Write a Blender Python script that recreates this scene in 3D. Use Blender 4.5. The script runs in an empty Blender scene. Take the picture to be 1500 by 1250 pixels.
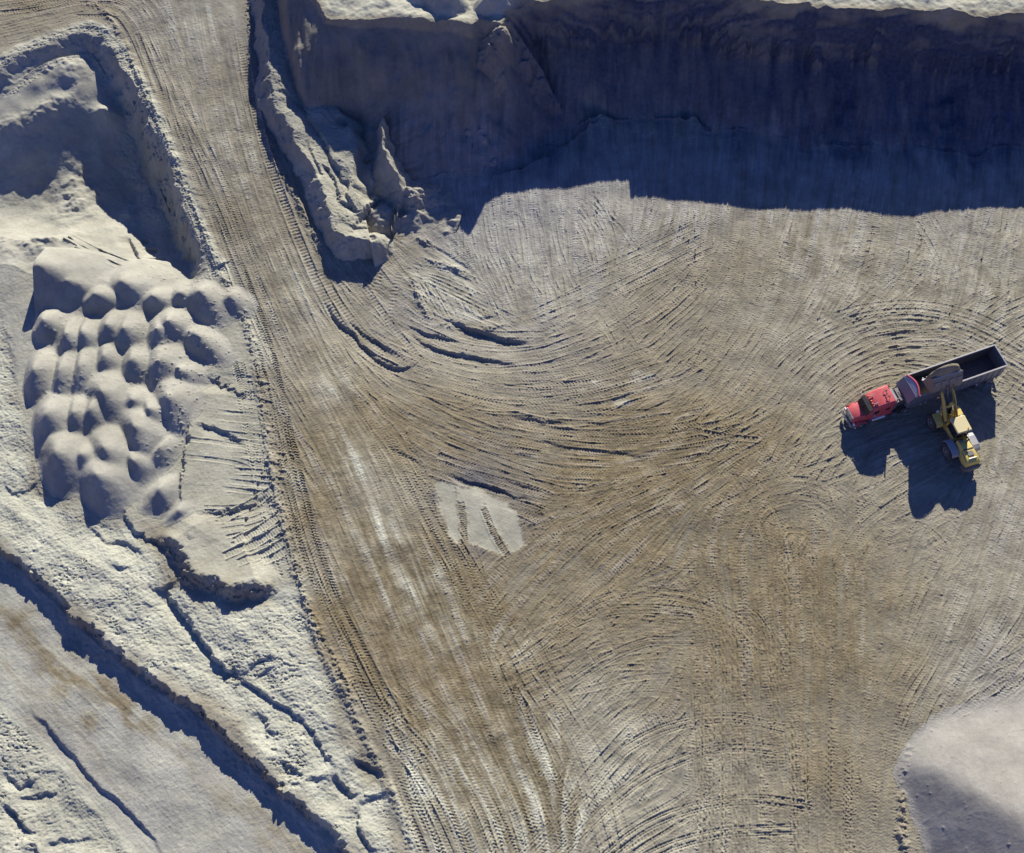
import bpy, bmesh, math, random, time
import numpy as np
from mathutils import Vector, Matrix

S = bpy.context.scene
COL = S.collection
R = math.radians

# ------------------------------------------------------------------ camera
CAM_H, TILT, FPX = 122.0, R(27.0), 1929.0
cd = bpy.data.cameras.new("camera")
cam = bpy.data.objects.new("camera", cd)
COL.objects.link(cam)
cam.location = (0, 0, CAM_H)
cam.rotation_euler = (TILT, 0, 0)
cd.sensor_fit = 'HORIZONTAL'
cd.sensor_width = 36.0
cd.lens = FPX * 36.0 / 1500.0
cd.clip_start, cd.clip_end = 1.0, 3000.0
S.camera = cam

# ------------------------------------------------------------------ sky + sun
SUN_EL = R(27.0)
SUN_DIR = Vector((0.19 * math.cos(SUN_EL), 0.982 * math.cos(SUN_EL), math.sin(SUN_EL))).normalized()
w = bpy.data.worlds.new("World")
S.world = w
w.use_nodes = True
nt = w.node_tree
nt.nodes.clear()
sky = nt.nodes.new('ShaderNodeTexSky')
sky.sky_type = 'NISHITA'
sky.sun_disc = False
sky.sun_elevation = SUN_EL
sky.sun_rotation = math.atan2(SUN_DIR.x, SUN_DIR.y)
sky.altitude = 300
sky.air_density = 1.0
sky.dust_density = 0.2
sky.ozone_density = 3.0
tint = nt.nodes.new('ShaderNodeHueSaturation')
tint.inputs['Saturation'].default_value = 1.28
bg = nt.nodes.new('ShaderNodeBackground')
bg.inputs['Strength'].default_value = 0.066
wo = nt.nodes.new('ShaderNodeOutputWorld')
nt.links.new(sky.outputs[0], tint.inputs['Color'])
cmul = nt.nodes.new('ShaderNodeMix'); cmul.data_type = 'RGBA'; cmul.blend_type = 'MULTIPLY'
cmul.inputs[0].default_value = 1.0
cmul.inputs[7].default_value = (1.42, 0.84, 1.24, 1)
nt.links.new(tint.outputs[0], cmul.inputs[6])
nt.links.new(cmul.outputs[2], bg.inputs['Color'])
nt.links.new(bg.outputs[0], wo.inputs['Surface'])
sl = bpy.data.lights.new("sun", 'SUN')
sl.energy = 5.0
sl.angle = R(0.5)
sl.color = (1.0, 0.955, 0.84)
so = bpy.data.objects.new("sun", sl)
COL.objects.link(so)
so.rotation_euler = (-SUN_DIR).to_track_quat('-Z', 'Y').to_euler()
so.location = (20, 100, 80)
S.view_settings.view_transform = 'Standard'
S.view_settings.look = 'None'
S.view_settings.exposure = 0.68
S.view_settings.gamma = 1.0

# ------------------------------------------------------------------ photo point -> place on the ground
def U(px, py, z=0.0):
    px = np.asarray(px, dtype=np.float64); py = np.asarray(py, dtype=np.float64)
    xc = (px - 750.0) / FPX; yc = -(py - 625.0) / FPX
    c, s = math.cos(TILT), math.sin(TILT)
    dy = yc * c + s; dz = yc * s - c
    t = (np.asarray(z) - CAM_H) / dz
    return t * xc, t * dy

def UP(pts, z=0.0):
    """[(px,py[,z])] -> array of x,y,z"""
    out = []
    for p in pts:
        zz = p[2] if len(p) > 2 else z
        x, y = U(p[0], p[1], zz)
        out.append((float(x), float(y), zz))
    return np.array(out)

def spline(P, step=0.5):
    """Catmull-Rom through the rows of P, resampled about every `step` metres"""
    P = np.asarray(P, float)
    if len(P) == 2:
        n = max(2, int(np.linalg.norm(P[1, :2] - P[0, :2]) / step))
        t = np.linspace(0, 1, n + 1)[:, None]
        return P[0] * (1 - t) + P[1] * t
    Q = np.vstack([2 * P[0] - P[1], P, 2 * P[-1] - P[-2]])
    out = []
    for i in range(1, len(Q) - 2):
        n = max(1, int(np.linalg.norm(Q[i + 1, :2] - Q[i, :2]) / step))
        t = np.linspace(0, 1, n, endpoint=False)[:, None]
        a, b, c, d = Q[i - 1], Q[i], Q[i + 1], Q[i + 2]
        out.append(0.5 * ((2 * b) + (c - a) * t + (2 * a - 5 * b + 4 * c - d) * t ** 2 + (3 * b - a - 3 * c + d) * t ** 3))
    out.append(P[-1:])
    return np.vstack(out)

# ------------------------------------------------------------------ the master grid (metres)
CELL = 0.07
X0, X1 = -67.0, 67.0
Y0, Y1 = 16.0, 131.0
NX = int((X1 - X0) / CELL) // 4 * 4 + 1
NY = int((Y1 - Y0) / CELL) // 4 * 4 + 1
gx = (X0 + CELL * np.arange(NX)).astype(np.float32)
gy = (Y0 + CELL * np.arange(NY)).astype(np.float32)
GX, GY = np.meshgrid(gx, gy)
CF = 4
cx_, cy_ = np.meshgrid(gx[::CF].astype(np.float64), gy[::CF].astype(np.float64))
rng = np.random.default_rng(7)
rnd = random.Random(11)

def upsample(A):
    """coarse (every CF cells) -> full grid, bilinear"""
    A = A.astype(np.float32)
    t = (np.arange(NX) % CF / CF).astype(np.float32); i = np.minimum(np.arange(NX) // CF, A.shape[1] - 1)
    j = np.minimum(i + 1, A.shape[1] - 1)
    B = A[:, i] * (1 - t) + A[:, j] * t
    t = (np.arange(NY) % CF / CF).astype(np.float32)[:, None]; i = np.minimum(np.arange(NY) // CF, A.shape[0] - 1)
    j = np.minimum(i + 1, A.shape[0] - 1)
    return B[i] * (1 - t) + B[j] * t

FX = np.fft.rfftfreq(NX, CELL)[None, :].astype(np.float32)
FY = np.fft.fftfreq(NY, CELL)[:, None].astype(np.float32)
def fnoise(lo, hi, beta=1.0, ang=0.0, stretch=1.0):
    """random field, unit variance: wavelengths lo..hi metres, 1/f^beta, stretched along direction ang"""
    c, s = math.cos(ang), math.sin(ang)
    k = np.sqrt(((FX * c + FY * s) * stretch) ** 2 + (-FX * s + FY * c) ** 2) + 1e-6
    amp = k ** (-beta) * np.exp(-(k * lo) ** 2) * (1 - np.exp(-(k * hi) ** 2))
    f = np.fft.rfft2(rng.standard_normal((NY, NX)).astype(np.float32))
    f *= amp
    n = np.fft.irfft2(f, s=(NY, NX)).astype(np.float32)
    return n / n.std()

def sstep(a, b, x):
    t = np.clip((x - a) / (b - a), 0, 1)
    return t * t * (3 - 2 * t)

def rbf(ctrl):
    P = UP(ctrl)
    xy, z = P[:, :2] / 50, P[:, 2]
    def phi(r2): return np.where(r2 > 0, r2 * np.log(np.maximum(r2, 1e-12)), 0)
    n = len(P)
    A = phi(((xy[:, None] - xy[None]) ** 2).sum(-1)) + np.eye(n) * 0.02
    Q = np.hstack([np.ones((n, 1)), xy])
    M = np.block([[A, Q], [Q.T, np.zeros((3, 3))]])
    wv = np.linalg.solve(M, np.concatenate([z, np.zeros(3)]))
    out = wv[n] + wv[n + 1] * cx_ / 50 + wv[n + 2] * cy_ / 50
    for k in range(n):
        out = out + wv[k] * phi((cx_ / 50 - xy[k, 0]) ** 2 + (cy_ / 50 - xy[k, 1]) ** 2)
    return upsample(out)

def pfield(P, step=2.0, full=True):
    """signed distance to the line P (x,y,z rows), + on the right-hand side walking along it; and its z"""
    P = spline(P, step)
    best = np.full(cx_.shape, 1e9); sg = np.ones(cx_.shape); zz = np.zeros(cx_.shape); ss = np.zeros(cx_.shape)
    L = 0.0
    for a, b in zip(P[:-1], P[1:]):
        e = b - a; l2 = e[0] ** 2 + e[1] ** 2 + 1e-12
        u = np.clip(((cx_ - a[0]) * e[0] + (cy_ - a[1]) * e[1]) / l2, 0, 1)
        dx = cx_ - a[0] - u * e[0]; dy = cy_ - a[1] - u * e[1]
        d = dx * dx + dy * dy
        m = d < best
        best = np.where(m, d, best)
        sg = np.where(m, np.sign(dx * e[1] - dy * e[0] + 1e-12), sg)
        zz = np.where(m, a[2] + u * e[2], zz)
        ss = np.where(m, L + u * math.sqrt(l2), ss)
        L += math.sqrt(l2)
    d = np.sqrt(best) * sg
    pfield.absd = np.sqrt(best)
    if not full: return d, zz, ss, L
    return upsample(d), upsample(zz), upsample(ss), L

def inpoly(pts, z=0.0):
    """soft mask of a photo polygon standing at height z"""
    P = UP(pts, z)
    ins = np.zeros(cx_.shape, bool)
    best = np.full(cx_.shape, 1e9)
    for a, b in zip(P, np.roll(P, -1, 0)):
        c = ((a[1] > cy_) != (b[1] > cy_)) & (cx_ < (b[0] - a[0]) * (cy_ - a[1]) / (b[1] - a[1] + 1e-12) + a[0])
        ins ^= c
        e = b - a
        u = np.clip(((cx_ - a[0]) * e[0] + (cy_ - a[1]) * e[1]) / (e[0] ** 2 + e[1] ** 2 + 1e-12), 0, 1)
        best = np.minimum(best, (cx_ - a[0] - u * e[0]) ** 2 + (cy_ - a[1] - u * e[1]) ** 2)
    return upsample(np.where(ins, 1, -1) * np.sqrt(best))      # signed distance, + inside

def blobs(lst):
    """sum of soft round patches (px,py,radius px,weight)"""
    out = np.zeros(cx_.shape)
    for b in lst:
        z = b[4] if len(b) > 4 else 0.0
        x, y = U(b[0], b[1], z); r = b[2] * 0.075
        out += b[3] * np.exp(-(((cx_ - x) ** 2 + (cy_ - y) ** 2) / (r * r)))
    return upsample(out)

# ------------------------------------------------------------------ noises used all over
T0 = time.time()
N_big = fnoise(1.5, 14, 1.6)
N_mid = fnoise(0.5, 5, 1.5)
N_fine = fnoise(0.16, 1.2, 1.2)
N_grit = fnoise(0.09, 0.35, 0.6)
N_huge = fnoise(5, 60, 1.6)

# ------------------------------------------------------------------ broad levels
Z_floor = rbf([(700, 400, 0), (900, 350, 0), (1200, 320, 0), (1480, 330, .2), (700, 600, 0), (1000, 600, 0), (1300, 700, 0),
    (1480, 800, .2), (900, 900, 0), (1200, 1100, 0), (800, 1240, 0), (1300, 1240, 0), (1490, 950, .5), (900, 200, .1),
    (1200, 200, .1), (1450, 200, .3), (620, 330, .2), (560, 430, .1),
    (250, 0, 3.6), (330, 100, 3.2), (330, 200, 2.7), (250, 210, 2.8), (380, 300, 1.9), (300, 350, 1.5), (420, 400, 1.0), (350, 450, .8), (450, 500, .4),
    (380, 600, .5), (500, 650, .2), (560, 850, .1), (650, 1050, 0), (700, 1240, 0),
    (60, 30, 3.6), (0, 50, 3.6), (150, 10, 3.6), (-80, 60, 3.6),
    (50, 550, .3), (30, 700, .2), (150, 850, .3), (300, 950, .3), (400, 1100, .2), (550, 1200, .1), (0, 450, .4), (200, 500, .4), (330, 750, .4)])
Z_basin = rbf([(0, 115, 1.0), (60, 90, 1.2), (100, 85, 1.4), (150, 90, .8), (-60, 150, 1.2), (0, 180, 1.5), (75, 150, 1.6), (120, 120, 1.4), (140, 150, .5), (165, 120, -.2), (30, 230, -1.0), (100, 220, -1.8), (150, 220, -2.6), (200, 200, -3.2),
    (205, 240, -4.3), (50, 285, -3.4), (0, 290, -2.6), (120, 290, -3.9), (50, 325, -3.2), (120, 328, -4.1), (0, 325, -2.8), (180, 322, -4.5), (235, 330, -4.9), (262, 380, -4.2), (20, 352, -.4), (100, 350, -.7), (168, 347, -1.7), (60, 366, .0), (130, 364, -.1), (0, 366, .1), (50, 400, .3), (200, 420, .2), (205, 385, -.9), (290, 398, -3.0), (330, 430, .9), (-60, 290, -2.4), (-60, 350, .2)])

Z = Z_floor + 0.05 * N_big + 0.03 * N_huge
zone = np.zeros((NY, NX), np.int8)
ZN = ['pit_floor', 'haul_road', 'quarry_cliff', 'quarry_plateau', 'sand_basin', 'rock_shelf', 'sunken_road', 'earth_ridge']

# left basin, below the road
crest_basin = UP([(-140, 150, 3.5), (-60, 118, 3.5), (0, 97, 3.4), (35, 77, 3.4), (70, 63, 3.4), (105, 53, 3.4), (128, 45, 3.4), (150, 53, 3.4), (166, 75, 3.3), (180, 98, 3.2), (200, 130, 3.0),
    (216, 160, 2.9), (232, 200, 2.7), (243, 225, 2.6), (258, 262, 2.3), (272, 300, 2.0), (287, 340, 1.7), (303, 375, 1.4), (322, 404, 1.1)])
db, zb, sb, Lb = pfield(crest_basin)
dw = db + 0.16 * N_mid + 0.06 * N_fine + 0.22 * N_big
inb = (sb < Lb - 0.3)
prof = np.where(dw < 0, 0, np.where(dw < 2.6, 0.82 * sstep(-0.2, 2.9, dw) + 0.0, 0.82 * sstep(-0.2, 2.9, dw) + 0.18 * sstep(2.6, 6.0, dw)))
prof = prof * sstep(Lb, Lb - 3.0, sb)
basin_floor = Z_basin + 0.12 * N_big + 0.02 * N_mid
basin_m = (db > 0) & inb & (db < 60)
Z = np.where(basin_m, Z * (1 - prof) + np.minimum(Z, basin_floor) * prof, Z)
# small spoil lip along the road edge
Z += np.where(np.abs(db) < 6, 0.22 * np.exp(-((db + 0.9) / 0.8) ** 2) * (0.7 + 0.3 * np.clip(N_big, -1, 2) + .2 * np.clip(N_mid, -1, 2)), 0) * (sb < Lb - 1)

# lower road on the left, below the shelf
crest_low = UP([(-140, 690), (-60, 750), (0, 795), (40, 828), (75, 862), (110, 896), (150, 932), (185, 962), (215, 986), (250, 1008), (275, 1022), (310, 1048),
    (335, 1075), (370, 1108), (400, 1138), (440, 1172), (470, 1203), (500, 1235), (560, 1290), (640, 1360)], 0.2)
dl, zl, sl_, Ll = pfield(crest_low)
dlw = dl + 0.18 * N_mid + 0.08 * N_fine + .15 * N_big
LOWZ = -1.3
low_floor = LOWZ + 0.06 * N_big + 0.1 * N_huge
pl = 0.75 * sstep(0, 0.75, dlw) + 0.25 * sstep(0.6, 2.2, dlw)
low_m = dl > -2
Z = np.where(low_m, Z * (1 - pl) + low_floor * pl, Z)

# north wall
CRZ = 10.5
crest_n = UP([(250, -190), (340, -100), (420, -40), (466, 0), (478, 20), (520, 29), (560, 25), (600, 29), (640, 33), (662, 30), (690, 38), (706, 28), (735, 36), (743, 22), (765, 6),
    (850, -12), (950, -22), (1050, -14), (1100, 1), (1170, 8), (1230, 12), (1300, 12), (1370, 18), (1430, 20), (1500, 17), (1600, 15), (1700, 10), (1850, 0)], CRZ)
dn, zn, sn, Ln = pfield(crest_n)
# crest height along x (what the shadow's edge shows)
cxs = UP([(470, 0), (560, 25), (700, 30), (850, 0), (972, 0), (980, 0), (1040, 0), (1100, 0), (1160, 0), (1300, 12), (1390, 15), (1450, 15), (1560, 15)], CRZ)[:, 0]
czs = np.array([10.3, 10.3, 10.4, 10.4, 10.2, 11.4, 11.3, 10.7, 10.7, 10.6, 10.9, 10.5, 10.5])
crz = np.interp(gx, cxs, czs).astype(np.float32)[None, :]
gully = fnoise(0.5, 5, 1.3, math.pi / 2, 5.0)
strata = fnoise(0.25, 2.0, 1.2, 0.0, 14.0)
Wt = np.interp(gx, [U(430, 30, 5)[0], U(620, 30, 5)[0], U(720, 30, 5)[0], U(800, 30, 5)[0]], [15.5, 15.0, 13.5, 11.5]).astype(np.float32)[None, :]
steep = np.interp(gx, [U(480, 30, 5)[0], U(700, 30, 5)[0], U(800, 30, 5)[0]], [0.08, 0.15, 0.60]).astype(np.float32)[None, :]
rough_n = np.interp(gx, [U(680, 30, 8)[0], U(780, 30, 8)[0]], [.35, 1.0]).astype(np.float32)[None, :] * sstep(4.5, 2.0, dn) + .22
dnw = dn + (0.07 * N_mid + 0.02 * N_fine + .12 * N_big) * rough_n + 0.42 * gully * sstep(0.5, 3, dn) * sstep(Wt + 1, Wt - 3, dn) + .5 * N_big * sstep(1, 4, dn) * (1 - .6 * rough_n)
W1 = steep * 4.6
f1 = np.clip(dnw / W1, 0, 1)
f1 = f1 + 0.022 * np.sin(f1 * 24 + 1.2 * N_big) * (f1 > 0) * (f1 < 1)
f2 = np.clip((dnw - W1) / np.maximum(Wt - W1, 0.5), 0, 1)
f2 = 1 - (1 - f2) ** 1.25
wall = 1 - steep * f1 - (1 - steep) * f2
berm_w = UP([(392, -260, 6.5), (392, -60, 6.3), (395, 0, 6.2), (400, 60, 6.0), (412, 120, 5.5), (435, 185, 4.9), (468, 245, 4.2), (505, 295, 3.4), (545, 345, 2.7), (600, 420, 0), (700, 560, 0)])
dbw_, _, _, _ = pfield(berm_w)
wall *= sstep(.5, -2.5, dbw_)
top = crz + 0.12 * N_big + 0.06 * N_mid
wz = top * wall + Z * (1 - wall) + 0.10 * gully * sstep(0, 2, dnw) * (wall > 0.02) + 0.06 * strata * (f1 > 0) * (f1 < 1)
north_m = dn < 18
Z = np.where(north_m, np.maximum(np.where((dnw < 0) & (dbw_ < -1), top, wz), Z), Z)
spur = UP([(748, 20, 10.6), (722, 55, 9.2), (700, 90, 7.4), (688, 130, 5.4), (694, 175, 3.2), (715, 212, 1.4), (750, 228, .4)])
dsp, zsp, ssp, Lsp = pfield(spur)
zsp = zsp + .55 * N_big + .26 * N_mid + .05 * N_fine - np.where(dsp > 0, .75, 1.15) * np.maximum(np.abs(dsp + .4 * N_big) - .5, 0)
Z = np.where((np.abs(dsp) < 9) & (ssp > .2) & (ssp < Lsp - .2), np.maximum(Z, zsp), Z)
spur2 = UP([(560, 40, 9.0), (575, 100, 6.4), (600, 160, 3.8), (640, 215, 1.6), (665, 250, .3)])
dsp, zsp, ssp, Lsp = pfield(spur2)
zsp = zsp + .35 * N_big + .10 * N_mid - .55 * np.maximum(np.abs(dsp + .4 * N_big) - .6, 0)
Z = np.where((np.abs(dsp) < 9) & (ssp > .2) & (ssp < Lsp - .2), np.maximum(Z, zsp), Z)
for (px, py, z, r, h) in [(705, 150, 3.5, 2.6, -1.5), (760, 205, 1.2, 3.5, -.9), (835, 175, 1.5, 2.5, -.6), (520, 180, 3.0, 2.6, -1.4), (780, 90, 5.5, 2.0, -.8), (880, 130, 3.5, 2.0, -.9), (1010, 150, 2.5, 1.8, -.8), (1230, 150, 2.5, 2.2, -.9), (1390, 140, 3.0, 3.0, -1.1)]:
    x, y = U(px, py, z)
    Z = Z + h * np.exp(-(((GX - x) / r) ** 2 + ((GY - y) / (r * 1.5)) ** 2) + .25 * N_big).astype(np.float32) * (Z > .3)
# ragged ridges standing on the lit strip
for (px, py, r, h) in [(655, 0, 2.6, 2.2), (712, 8, 1.5, 1.6), (735, 2, 2.0, 1.6), (620, -15, 2.5, 1.8), (760, -12, 2.2, 1.2)]:
    x, y = U(px, py, CRZ)
    Z = np.where(dn < 0.2, Z + h * np.maximum(0, 1 - np.hypot(GX - x, GY - y) / r) * sstep(0.2, -0.6, dn), Z)
# sand fan hollows on the left part of the wall
for (px, py, z, r, h) in [(500, 190, 2.5, 3.5, -1.0), (560, 120, 5, 3.0, 0.6), (640, 150, 4, 3.5, 0.5), (800, 190, 1.5, 4.0, -1.2), (720, 120, 5, 3.0, 0.9), (690, 210, 1.5, 3.0, .5)]:
    x, y = U(px, py, z)
    Z = Z + h * np.exp(-((GX - x) ** 2 + (GY - y) ** 2) / (r * r)).astype(np.float32)

# ridge between road and pit
berm = UP([(385, -60, 6.2), (388, 0, 6.0), (392, 60, 5.8), (400, 130, 5.2), (425, 185, 4.7), (448, 235, 4.1), (470, 285, 3.6), (490, 330, 3.1), (505, 352, 2.8), (545, 348, 2.5)])
dbm, zbm, sbm, Lbm = pfield(berm)
babs = upsample(pfield.absd)
dbw = dbm * -1.0      # + to the right (east) below
dE = -dbw + 0.0
# walking south, right-hand side is west
west = np.maximum(dbm + 0.14 * N_mid + 0.06 * N_fine, 0); east = np.maximum(-dbm, 0)
wtop = np.interp(sbm, [0, 6, 14, 22, 30, Lbm], [3.2, 3.6, 4.6, 4.6, 5.2, 4.0]) + 1.0 * np.clip(N_big, -1.2, 1.2)
west = np.maximum(dbm + 0.12 * N_mid + 0.04 * N_fine + .34 * N_big, 0)
zb2 = zbm + 0.16 * N_big + 0.015 * N_mid - 1.5 * west - 0.16 * np.minimum(east, wtop) - 1.0 * np.maximum(east - wtop, 0)
zb2 = np.where((sbm > Lbm - 0.3), zbm + .15 * N_mid - 1.3 * np.maximum(babs - .5, 0), zb2)
ridge_m = (zb2 > Z) & (babs < 9)
Z = np.where(ridge_m, zb2, Z)

for_berm = [([(415, 60), (432, 110), (445, 150)], .5, 1.2, 5.3), ([(432, 140), (470, 195), (488, 235), (508, 262)], .6, 1.0, 4.3), ([(470, 235), (490, 262), (498, 290), (520, 300)], .6, 1.2, 3.6), ([(402, 135), (418, 132), (430, 140)], .5, .8, 5.0), ([(450, 200), (462, 235), (470, 260)], .4, 1.0, 4.0), ([(512, 250), (506, 285), (522, 305), (540, 300)], .5, 1.0, 3.2)]
# basin bumps: slumped ridges and old heaps, (px,py,z,rx,ry,ang,h)
for (px, py, z, rx, ry, a, h) in [(30, 180, 1.0, 4.5, 1.1, .35, .5), (75, 155, 1., 3.5, .9, .55, .5), (155, 165, .2, 1.5, 1.0, 0, 1.2), (110, 115, .2, 3.5, 2.2, .2, .5),
        (105, 275, -1.5, 2.0, 3.0, .1, 1.0), (75, 345, .6, 3.0, 1.6, .5, .9), (5, 350, .6, 3, 1.5, -.2, .7), (60, 95, .8, 4, 1.5, .4, .8),
        (210, 290, -.8, 3.0, 2.4, .3, .8)]:
    x, y = U(px, py, z)
    c, s = math.cos(a), math.sin(a)
    u = ((GX - x) * c + (GY - y) * s) / rx; v = (-(GX - x) * s + (GY - y) * c) / ry
    Z = Z + np.where(db > 2, h, 0) * np.exp(-(u * u + v * v) + 0.15 * N_mid) 

def scarp(pts, h, Llow=2.0, Lhigh=0.0, wd=0.25, jag=0.15, z=0.2, taper=1.2):
    """a step down to the right-hand side of a line; the low side climbs back over Llow, the high side sinks over Lhigh"""
    global Z
    P = UP(pts, z)
    d, _, s, L = pfield(P, 1.0)
    d0 = d
    d = d + jag * N_mid + jag * 0.5 * N_fine
    tp = np.clip(np.minimum(s, L - s) / taper, 0, 1)
    f = sstep(-wd, wd, d)
    lo = -h * f * np.exp(-np.maximum(d0, 0) / Llow)
    if Lhigh > 0:
        hi = h * np.exp(-np.maximum(-d0, 0) / Lhigh)
        Z = Z + tp * hi * (1 - f) * (np.abs(d) < 6 * Lhigh + 3)
    else:
        Z = Z + tp * lo * (np.abs(d) < 6 * Llow + 3)

SHELF = [([(236, 864), (262, 895), (290, 930), (308, 958), (325, 975), (352, 990)], .75, 2.5), ([(345, 985), (375, 1010), (420, 1040), (450, 1062), (470, 1090), (490, 1128)], .45, 2.0),
    ([(486, 1125), (492, 1135), (512, 1160), (526, 1165)], .7, 1.5), ([(515, 1104), (540, 1122), (572, 1136)], .5, 1.5), ([(374, 1040), (390, 1063), (415, 1086)], .45, 1.6),
    ([(408, 1112), (425, 1130), (448, 1138)], .5, 1.4), ([(522, 1180), (530, 1222), (555, 1252)], .5, 1.6), ([(180, 745), (190, 770), (215, 790), (250, 800)], .4, 1.5),
    ([(215, 855), (238, 866), (262, 848)], .45, 1.5), ([(160, 825), (175, 835), (195, 832)], .35, 1.2), ([(350, 990), (385, 965), (410, 960)], .35, 1.3),
    ([(130, 770), (150, 790), (190, 800), (215, 812)], .3, 1.2), ([(0, 705), (25, 722), (60, 700)], .3, 1.2), ([(368, 1000), (392, 982), (405, 975)], .3, 1.0),
    ([(402, 1150), (440, 1145), (480, 1138)], .3, 1.0), ([(520, 1180), (555, 1165), (575, 1158)], .35, 1.2)]
for p, h, L in SHELF: scarp(p, h, L)
for p, h, L, zz_ in for_berm: scarp(p, h, L, z=zz_, jag=.12)
for p, h in [([(0, 1130), (30, 1150), (60, 1140)], .4), ([(0, 1175), (25, 1200), (52, 1225)], .6), ([(48, 1235), (60, 1255), (90, 1275)], .9), ([(20, 1165), (50, 1170), (95, 1150)], .35),
             ([(55, 1240), (90, 1232), (140, 1225)], .3)]:
    scarp(p, h, 1.6, z=LOWZ)
scarp([(40, 1032), (75, 1072), (105, 1108), (150, 1158), (180, 1180), (215, 1220), (245, 1260)], .36, 3.5, z=LOWZ, jag=.06, taper=4)
# pushed-out sand and its crescent edge
scarp([(226, 776), (246, 798), (258, 812), (268, 838), (300, 855), (330, 868), (352, 870), (385, 862), (412, 842)], 1.6, 2, Lhigh=4.5, wd=.9, jag=.15, z=1.0, taper=2.5)
scarp([(288, 560), (282, 600), (275, 640), (266, 690), (262, 735), (240, 770)], .6, 2, Lhigh=3.0, wd=.35, jag=.12, z=.8)
scarp([(290, 548), (320, 560), (350, 572), (372, 580)], .35, 2.0, jag=.2, z=.6)
scarp([(285, 622), (310, 628), (335, 640), (358, 650)], .4, 2.5, jag=.1, z=.6)
scarp([(285, 752), (310, 752), (355, 745), (392, 722)], .35, 1.6, jag=.1, z=.6)
for p, h, zz_ in [([(196, 334), (204, 332), (212, 333)], .6, -.6), ([(204, 352), (214, 350), (226, 350)], .6, -.8), ([(212, 371), (226, 368), (240, 368)], .6, -.8), ([(224, 391), (240, 388), (256, 389)], .6, -.8)]:
    scarp(p, h, 1.0, jag=.04, z=zz_, taper=.4)
scarp([(222, 402), (205, 380), (191, 352), (180, 328)][::-1], .8, 1.2, jag=.05, z=-.3, taper=1.0)
# deep ruts and banks where the tracks turn
for p, h, L in [([(474, 440), (484, 462), (500, 478), (522, 492), (540, 515), (560, 530), (590, 540), (612, 530)], .55, 1.6), ([(645, 465), (670, 472), (700, 482), (740, 495), (780, 502)], .75, 2.2),
    ([(600, 484), (622, 502), (650, 512), (700, 522), (760, 532)], .5, 1.6), ([(505, 468), (530, 486), (556, 503), (600, 530)], .45, 1.2), ([(590, 470), (630, 490), (680, 498)], .4, 1.2),
    ([(600, 345), (640, 362), (690, 395), (705, 410)], .2, 1.0), ([(612, 360), (650, 385), (700, 418)], .16, 1.0),
    ([(740, 605), (780, 615), (840, 620)], .3, .8), ([(560, 650), (600, 670), (640, 690)], .2, .8), ([(645, 688), (690, 705), (740, 720), (790, 735)], .35, 1.0), ([(735, 700), (760, 708), (795, 722)], .3, .6),
    ([(770, 640), (840, 655), (900, 662), (960, 668)], .2, .8), ([(695, 466), (712, 463), (732, 460)], .6, .7), ([(500, 340), (520, 350), (560, 345)], .5, 1.0)]:
    scarp(p, h * .72, L, jag=.08, z=.1, wd=.2, taper=2.5)
# windrows along the road's left edge
for p, h, wdt in [([(322, 405), (352, 450), (372, 520), (385, 600), (400, 700), (425, 800), (450, 890), (480, 970), (520, 1050), (560, 1130), (590, 1200), (606, 1260)], .32, .45),
                  ([(440, 850), (462, 905), (490, 965), (520, 1030)], .35, .35), ([(132, 30), (165, 48), (200, 110), (235, 190), (275, 285), (310, 370)], .2, .4),
                  ([(372, 0), (372, 60), (380, 150), (400, 230), (440, 310), (475, 380)], .3, .4),
                  ([(1330, 1260), (1322, 1190), (1325, 1130), (1345, 1080)], .45, .35), ([(600, 400), (615, 440), (632, 470)], .3, .35), ([(632, 470), (700, 478), (745, 470)], .25, .35),
                  ([(600, 345), (622, 352), (640, 365)], .5, .4), ([(612, 372), (660, 388), (705, 405)], .25, .3)]:
    d, _, s, L = pfield(UP(p, .3), 1.0)
    d = d + .08 * N_mid
    Z = Z + .75 * h * np.exp(-(d / wdt) ** 2) * np.clip(np.minimum(s, L - s) / 1.5, 0, 1) * np.clip(.7 + .25 * N_mid + .2 * N_fine, .1, 1.6)
print('levels', time.time() - T0)

# ------------------------------------------------------------------ where things are (signed distances)
road_d = inpoly([(-150, 40), (-150, -150), (400, -150), (378, 0), (372, 60), (378, 140), (395, 215), (430, 300), (470, 400), (500, 470), (560, 560), (620, 640), (650, 700), (690, 800), (760, 900), (820, 1050),
    (880, 1260), (600, 1260), (560, 1120), (500, 1010), (445, 870), (415, 760), (390, 620), (365, 480), (330, 400), (290, 330), (240, 210), (180, 95), (130, 45), (70, 60), (0, 95), (-80, 125)], .8)
shelf_d = inpoly([(-150, 480), (0, 450), (20, 480), (30, 560), (50, 640), (70, 700), (130, 750), (200, 770), (240, 800), (290, 870), (380, 880), (440, 860), (500, 1010), (560, 1120), (600, 1260), (640, 1360),
    (500, 1235), (400, 1138), (310, 1048), (215, 986), (110, 896), (0, 795), (-150, 700)], .2)
low_rock = inpoly([(-100, 960), (0, 1040), (60, 1090), (130, 1170), (200, 1260), (-100, 1400)], LOWZ)
fill_d = inpoly([(250, 470), (365, 500), (392, 640), (425, 800), (435, 850), (370, 868), (290, 850), (240, 790), (265, 680), (285, 560)], .6)
patch_d = np.maximum.reduce([inpoly([(637, 706), (652, 705), (669, 712), (672, 741), (674, 796), (662, 788), (645, 752)]), inpoly([(666, 704), (700, 714), (712, 722), (706, 752), (722, 785), (738, 812), (700, 801), (686, 795), (681, 741), (668, 738)]),
    inpoly([(708, 718), (740, 735), (756, 752), (764, 768), (773, 797), (750, 813), (734, 786), (714, 752)])])

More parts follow.
